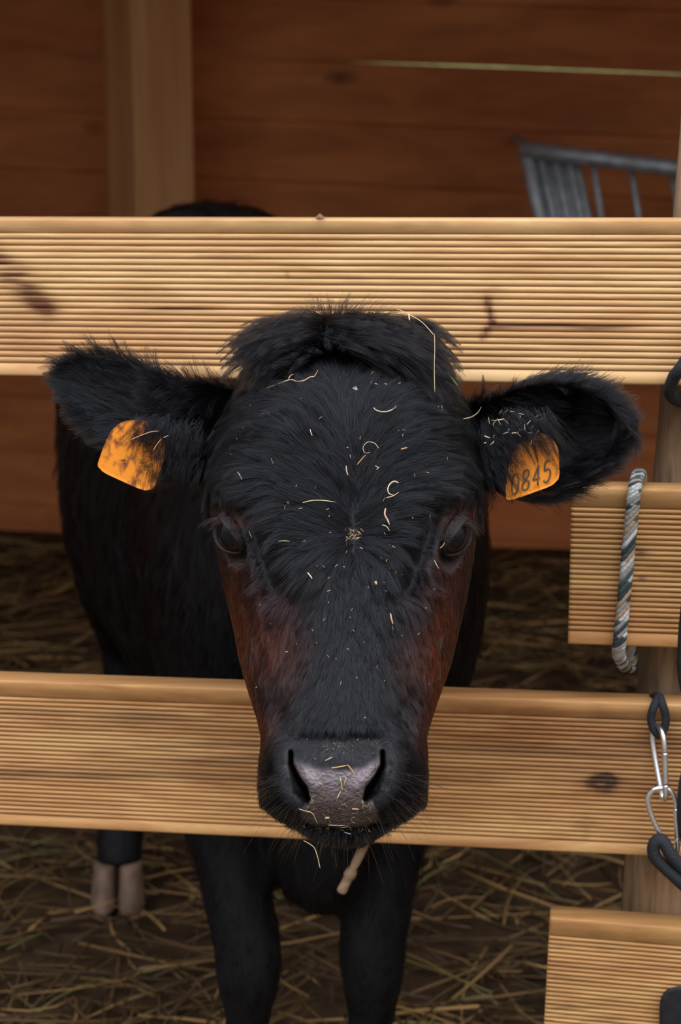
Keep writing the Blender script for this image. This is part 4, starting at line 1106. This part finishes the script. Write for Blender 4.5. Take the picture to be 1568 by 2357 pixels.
strap([fp(1612, 935, 1.505), fp(1606, 1060, 1.482), fp(1604, 1220, 1.476), fp(1590, 1330, 1.475), fp(1577, 1410, 1.474), fp(1571, 1490, 1.474), fp(1572, 1560, 1.475), fp(1590, 1650, 1.476), fp(1590, 1740, 1.476), fp(1574, 1800, 1.474), fp(1570, 1850, 1.474), fp(1571, 1900, 1.475), fp(1584, 1970, 1.476), fp(1593, 2050, 1.478)], .0054, .0042, 'black rubber strap running down the right edge of the picture beside the boards')
# black latch plate on the lowest board
q = [(1518, 2440), (1518, 2330), (1520, 2296), (1536, 2275), (1560, 2270), (1660, 2270), (1660, 2440)]
pf = np.array([fp(x, y, 1.488) for x, y in q]); pb_ = np.array([fp(x, y, 1.4999) for x, y in q]); k = len(q)
o = mesh_obj('latch_plate', np.concatenate([pf, pb_]), [list(range(k)), list(range(k, 2*k))[::-1]]+[[i, k+i, k+(i+1) % k, (i+1) % k] for i in range(k)], M_RUB, None, False)
bevel(o, .004, 3); tag(o, 'black plate with a rounded corner fixed to the lowest board', 'plate')

# dry twig caught behind the lower rail
M_TWIG = wood('dry_twig_bark', (.42, .30, .20), (.20, .12, .07), gs=(30, 60, 60), seed=8, rough=.85)
tp = spline([fp(930, 1700, 1.54), fp(880, 1840, 1.542), fp(838, 1945, 1.545), fp(812, 2000, 1.547), fp(786, 2052, 1.549)], 40)
tr_ = .0044+.0007*vnoise(np.stack([np.arange(40)*.35, np.zeros(40), np.zeros(40)], -1)); tr_[30:33] *= 1.25; tr_[-2:] *= 1.1
o = mesh_obj('twig', *tube(tp, tr_, 14), M_TWIG); tag(o, 'dry brown twig poking down behind the lower rail below the chin', 'twig')

# ------------------------------------------------------------------ hay and chaff caught on the calf
def hmat(n_, c): return simple(n_, c, .6, 0, .3, 0, 200, .2)
M_H = [hmat('pale_straw', (.55, .43, .26)), hmat('golden_straw', (.42, .25, .10)), hmat('green_hay', (.27, .33, .14)), hmat('pinkish_husk', (.46, .28, .17)), hmat('grey_scurf', (.27, .25, .235)), hmat('brown_crumb', (.26, .15, .06))]
def sd(px, py, off):
    d = head_dep(px, py); return np.where(d > 5, 1.42, d)-off
def bit(name, pts, r, mat, label, off=.006, group=None, dep=None, flat=.6, cat='straw', taper=True):
    q = spline(np.array([(p[0], p[1], 0) for p in pts], float), max(6, len(pts)*4))
    if dep is None:
        x, y = q[:, 0], q[:, 1]; d = np.minimum(sd(x, y, off), 1.43)
    else: d = np.interp(np.linspace(0, 1, len(q)), np.linspace(0, 1, len(dep)), dep) if np.ndim(dep) else np.full(len(q), dep)
    rr = np.full(len(q), r*.85, float)
    if taper: rr *= np.interp(np.linspace(0, 1, len(q)), [0, .12, .8, 1], [.55, 1, .9, .4])
    o = mesh_obj(name, *tube(W(q[:, 0], q[:, 1], d), rr, 6, flat=flat), M_H[mat]); tag(o, label, cat, group); return o
bit('straw', [(914, 711), (942, 724), (972, 742), (996, 768), (1000, 772), (1001, 800), (1000, 850), (1001, 903)], .00042, 0, 'long bent straw stem hanging from the right of the forelock', dep=[1.345, 1.335, 1.33, 1.33, 1.33, 1.33, 1.332], taper=False)
bit('husk', [(941, 722), (943, 738)], .0008, 0, 'small husk hanging on the bent stem over the forelock', dep=1.328, cat='husk')
bit('rootlet', [(612, 894), (640, 884), (668, 874), (684, 878), (700, 876), (714, 868), (724, 866), (732, 852)], .0006, 3, 'knobbly pinkish rootlet lying across the upper left forehead', .010)
bit('rootlet', [(664, 872), (670, 864), (676, 862)], .0008, 3, 'short knobbly sprig beside the rootlet on the forehead', .011)
bit('straw', [(860, 938), (866, 944), (880, 948), (896, 946), (910, 938), (912, 933)], .00062, 0, 'curved pale hay stem on the upper right forehead', .012)
bit('straw', [(1035, 977), (1062, 966), (1085, 960), (1100, 950), (1108, 937)], .0005, 0, 'thin bent stem reaching from the brow towards the ear at right', dep=[1.385, 1.38, 1.375, 1.37, 1.365])
bit('dry_grass', [(1026, 852), (1038, 868), (1054, 888)], .0011, 2, 'green hay blade at the right corner of the poll', dep=[1.40, 1.395, 1.39], cat='hay')
bit('straw_curl', [(872, 1032), (862, 1020), (846, 1018), (836, 1030), (840, 1042), (852, 1042)], .00032, 0, 'hair-thin curled stem right of the forehead parting', .012, taper=False)
bit('straw_splinter', [(822, 1070), (832, 1058), (842, 1047)], .0005, 1, 'straight golden splinter just below the thin curl', .012)
bit('grass_seed', [(918, 1112), (908, 1108), (898, 1114), (893, 1126), (896, 1136), (906, 1140)], .0007, 0, 'curled feathery seed head on the right of the forehead', .013, cat='seed')
bit('straw_splinter', [(888, 1146), (904, 1142), (919, 1133)], .0005, 3, 'pinkish splinter under the feathery seed head', .013)
bit('husk', [(888, 1170), (886, 1184), (892, 1196), (897, 1208)], .0013, 3, 'tattered buff husk halfway between whorl and eye at right', .013, cat='husk')
bit('dry_grass', [(880, 1208), (890, 1212), (897, 1222)], .0005, 2, 'tiny green hay blade under the tattered buff husk', .012, cat='hay')
bit('straw', [(697, 1157), (720, 1152), (745, 1152), (772, 1156)], .00042, 0, 'fine pale stem lying level above the whorl at left', .013)
bit('straw_splinter', [(641, 1246), (654, 1245), (667, 1246)], .00042, 2, 'short level greenish splinter on the left brow edge', .009)
bit('straw_splinter', [(546, 1086), (552, 1094), (557, 1104)], .0007, 0, 'pale splinter on the left side of the forehead above the eye', .010)
bit('straw_splinter', [(573, 1222), (577, 1232), (580, 1238)], .0005, 2, 'small greenish splinter beside the inner corner of the left eye', .004)
bit('straw_splinter', [(708, 1318), (713, 1324), (719, 1332)], .0008, 0, 'cream splinter on the left of the upper nose bridge', .010)
bit('husk', [(864, 1338), (867, 1346)], .0016, 3, 'round buff seed husk on the right of the nose bridge', .009, cat='husk')
bit('husk', [(899, 1412), (901, 1424), (905, 1437)], .0011, 3, 'ragged buff husk lower on the right of the nose bridge', .008, cat='husk')
bit('straw_splinter', [(714, 988), (716, 996), (719, 1003)], .0006, 0, 'pale splinter left of the parting high on the forehead', .012)
bit('husk', [(797, 1072), (798, 1084), (801, 1094)], .0010, 3, 'narrow husk standing in the forehead parting', .013, cat='husk')
bit('straw_splinter', [(923, 1034), (932, 1032), (938, 1030)], .0007, 1, 'golden crossed splinter on the right of the forehead', .012)
bit('straw_splinter', [(1000, 1290), (1005, 1300), (1011, 1310)], .0005, 0, 'straw splinter under the inner corner of the right eye', .005)
bit('straw', [(1013, 1262), (1020, 1256), (1024, 1248)], .0005, 1, 'golden bit in the tear duct of the right eye', .004)
bit('straw_splinter', [(1017, 932), (1019, 948)], .0006, 0, 'upright pale splinter beside the lower end of the long bent stem', .010)
bit('husk', [(812, 893), (822, 897), (818, 889)], .0011, 4, 'greyish husk in the middle below the forelock', .010, cat='husk')
bit('straw', [(699, 1935), (712, 1942), (724, 1952), (731, 1972), (737, 1998)], .00042, 0, 'thin straw hanging from the lower lip at left', dep=[1.262, 1.258, 1.256, 1.256, 1.258], taper=False)
# nose leather
bit('straw_splinter', [(763, 1768), (778, 1766), (799, 1762)], .0007, 1, 'golden straw splinter lying level on top of the nose leather', .0012)
bit('straw_splinter', [(800, 1760), (808, 1770), (818, 1784)], .0006, 1, 'golden splinter sloping down from the level one on the nose', .0016)
bit('straw_splinter', [(749, 1751), (757, 1747), (766, 1743)], .0005, 3, 'reddish splinter at the top edge of the nose leather', .0014)
bit('dry_grass', [(783, 1790), (786, 1804), (788, 1822)], .0006, 2, 'green hay blade standing in the middle of the nose leather', .0012, cat='hay')
bit('straw_splinter', [(776, 1838), (780, 1830), (784, 1822)], .0005, 0, 'pale splinter just under the green blade on the nose', .0012)
bit('straw_splinter', [(792, 1805), (795, 1797), (797, 1790)], .0005, 1, 'upright golden bit right of the green blade on the nose', .0012)
bit('straw', [(688, 1862), (704, 1867), (718, 1871), (726, 1884), (731, 1896)], .0005, 0, 'kinked pale stem at the lower left of the nose leather', .002)
bit('straw_splinter', [(756, 1899), (776, 1900), (795, 1900)], .0004, 0, 'thin level straw along the upper lip', .0035)
bit('straw_splinter', [(810, 1862), (818, 1862), (827, 1863)], .0009, 3, 'buff chip at the lower right of the nose leather', .0016)
bit('straw_splinter', [(748, 1883), (759, 1882)], .0010, 0, 'cream chip at the bottom middle of the nose leather', .0018)
bit('dry_grass', [(834, 1842), (836, 1852), (835, 1861)], .0006, 2, 'green hay blade under the nostril at right', .002, cat='hay')
bit('dry_grass', [(734, 1802), (742, 1806)], .0005, 2, 'short green bit on the left of the nose leather', .0012, cat='hay')
bit('straw_splinter', [(792, 1915), (800, 1918), (808, 1920)], .0006, 4, 'grey-white splinter on the lower lip', .003)
# tiny flecks, each its own
FL = {}
def fleck(px_, py_, off, zone, grp, L_=6, r=.0003, dep=None, ms=(0, 1, 3)):
    a = rng.uniform(0, math.pi); L_ = L_*rng.uniform(.5, 1.7); c, s_ = math.cos(a)*L_/2, math.sin(a)*L_/2; b_ = rng.normal(0, .5)
    o = bit('chaff_fleck', [(px_-c, py_-s_), (px_+b_, py_-b_), (px_+c, py_+s_)], r*rng.uniform(.5, 1.5), int(rng.choice(ms)), 'x', off, grp, dep, flat=.45, cat='chaff')
    FL.setdefault((zone, grp), []).append((py_, o))
def zf(x, y):
    if y < 900: return 'just under the forelock'
    side_ = 'left' if x < 700 else ('right' if x > 905 else 'middle')
    if y < 1030: return 'high on the '+side_+' of the forehead'
    if y < 1130: return 'halfway up the '+side_+' of the forehead'
    return 'low on the '+side_+' of the forehead'
def zb_(x, y):
    if x < 640: return 'on the left cheek'
    if x > 935: return 'on the right cheek'
    side_ = 'left' if x < 745 else ('right' if x > 835 else 'middle')
    return ('on the upper ' if y < 1345 else ('halfway down the ' if y < 1470 else 'on the lower '))+side_+' of the nose bridge'
FOR = [(655, 853), (857, 858), (855, 880), (866, 884), (888, 884), (920, 882), (692, 918), (576, 932), (605, 951), (620, 951), (738, 961), (640, 953), (930, 990), (928, 1002), (918, 990), (1010, 936), (628, 1065), (625, 1058), (682, 1118), (692, 1170), (758, 1188), (754, 1172), (806, 1050), (868, 1074), (870, 1078), (726, 1122), (955, 1094), (985, 1088), (950, 1192), (897, 1254), (907, 1258), (886, 1228), (662, 1158), (656, 1168), (560, 985), (545, 1010), (532, 1045), (830, 1008), (800, 1030), (1004, 908), (540, 924), (966, 858), (990, 1190), (884, 1150), (1030, 1055)]
for x, y in FOR: fleck(x, y, .012, zf(x, y), 'chaff flecks on the forehead')
BR = [(730, 1302), (745, 1304), (774, 1302), (792, 1305), (798, 1270), (757, 1330), (757, 1360), (890, 1290), (878, 1284), (757, 1386), (848, 1352), (810, 1403), (746, 1426), (807, 1421), (720, 1450), (814, 1452), (728, 1480), (801, 1494), (756, 1510), (774, 1517), (821, 1560), (785, 1572), (868, 1534), (886, 1567), (838, 1478), (889, 1360), (885, 1340), (760, 1226), (700, 1246), (832, 1262), (926, 1322), (943, 1500), (1000, 1356), (980, 1400), (964, 1459), (988, 1575), (598, 1393), (622, 1436), (905, 1446), (840, 1652), (684, 1482), (660, 1500), (590, 1582), (870, 1540), (926, 1463), (912, 1318)]
for x, y in BR: fleck(x, y, .0068, zb_(x, y), 'chaff flecks on the nose bridge', 5.5)
for k in range(22):
    x, y = 812+rng.normal(0, 14), 1234+rng.normal(0, 9)
    fleck(x, y, rng.uniform(.003, .009), 'in the left half of the hair whorl' if x < 812 else 'in the right half of the hair whorl', 'chaff in the hair whorl', 8, .00028, ms=(1, 1, 5))
for k in range(60):
    t_ = rng.random(); x, y = 700+170*rng.random(), 1822+70*rng.random()
    if poly_sd(np.array(x), np.array(y), PAD) < -4: fleck(x, y, .0008, 'on the lower '+('left' if x < 755 else ('right' if x > 815 else 'middle'))+(' edge' if y > 1866 else ' part')+' of the nose leather', 'hay crumbs on the nose leather', 9, .00024, ms=(1, 2, 5, 5))
for k in range(20):
    x = rng.uniform(700, 860); fleck(x, rng.uniform(1902, 1914), .004, 'along the mouth at '+('left' if x < 780 else 'right'), 'hay crumbs on the mouth', 8, .00025, ms=(1, 2, 5))
for k in range(26):
    x = rng.uniform(700, 870); fleck(x, 1722+rng.normal(0, 14), .0012, 'above the nose leather at '+('left' if x < 780 else 'right'), 'dust flecks above the nose leather', 3.5, .0002, ms=(1, 5, 1))
for k in range(34):
    f_ = rng.random(); x, y = 1118+135*f_+rng.normal(0, 8), 945+rng.uniform(0, 95)*(1-.3*f_)
    fleck(x, y, 0, 'in the ear fur '+('nearest the head' if x < 1170 else ('over the 0845 tag' if x > 1215 else 'between head and tag'))+' at right', 'chaff flecks in the ear', 10, .00036, dep=1.374, ms=(0, 4, 3))
NW_ = ['topmost', 'second', 'third', 'fourth', 'fifth', 'sixth', 'seventh', 'eighth', 'ninth', 'tenth', 'eleventh', 'twelfth', 'thirteenth', 'fourteenth', 'fifteenth', 'sixteenth', 'seventeenth', 'eighteenth', 'nineteenth', 'twentieth']
for (zone, grp), L_ in FL.items():
    L_.sort(key=lambda q: q[0]); n_ = len(L_)
    for i, (y, o) in enumerate(L_):
        if n_ == 1: t_ = 'lone small chaff fleck '+zone
        elif i == 0: t_ = 'topmost small chaff fleck '+zone
        elif i == n_-1: t_ = 'lowest small chaff fleck '+zone
        else: t_ = NW_[min(i, 19)]+' fleck from the top '+zone
        o['label'] = t_
OV = ['long pale straw in the ear fur over the stained tag', 'middle pale straw in the ear fur beside the stained tag', 'short pale straw nearest the head over the stained tag']
for k, p_ in enumerate(([(302, 1012), (325, 1002), (348, 994), (366, 992)], [(352, 1038), (362, 1022), (372, 1010)], [(376, 1008), (388, 1002)])):
    bit('straw', p_, .0004, 3, OV[k], dep=1.378)
# scurfy bald spot at the corner of the poll
a = np.linspace(0, 2*math.pi, 19)[:-1]; V = [W(1018+15*math.cos(q)*f_, 866+17*math.sin(q)*f_+6*math.cos(q)*f_, 1.398-.0025*(1-f_*f_)) for f_ in (1, .8, .5, .15) for q in a]
o = mesh_obj('scurf_patch', np.array(V), [f for f in ringfaces(4, 18)], simple('scurf', (.22, .19, .19), .9, 0, .2, .9, 260, .5), calf); o['label'] = 'pale grey scurfy spot at the corner of the poll'
# a bark bead on the top rail
o = mesh_obj('resin_bead', *tube([fp(730, 503, 1.503), fp(736, 499, 1.503), fp(744, 504, 1.503)], [.002, .003, .002], 10), M_TWIG, None); tag(o, 'dark speck of bark on the upper edge of the top rail', 'bark')
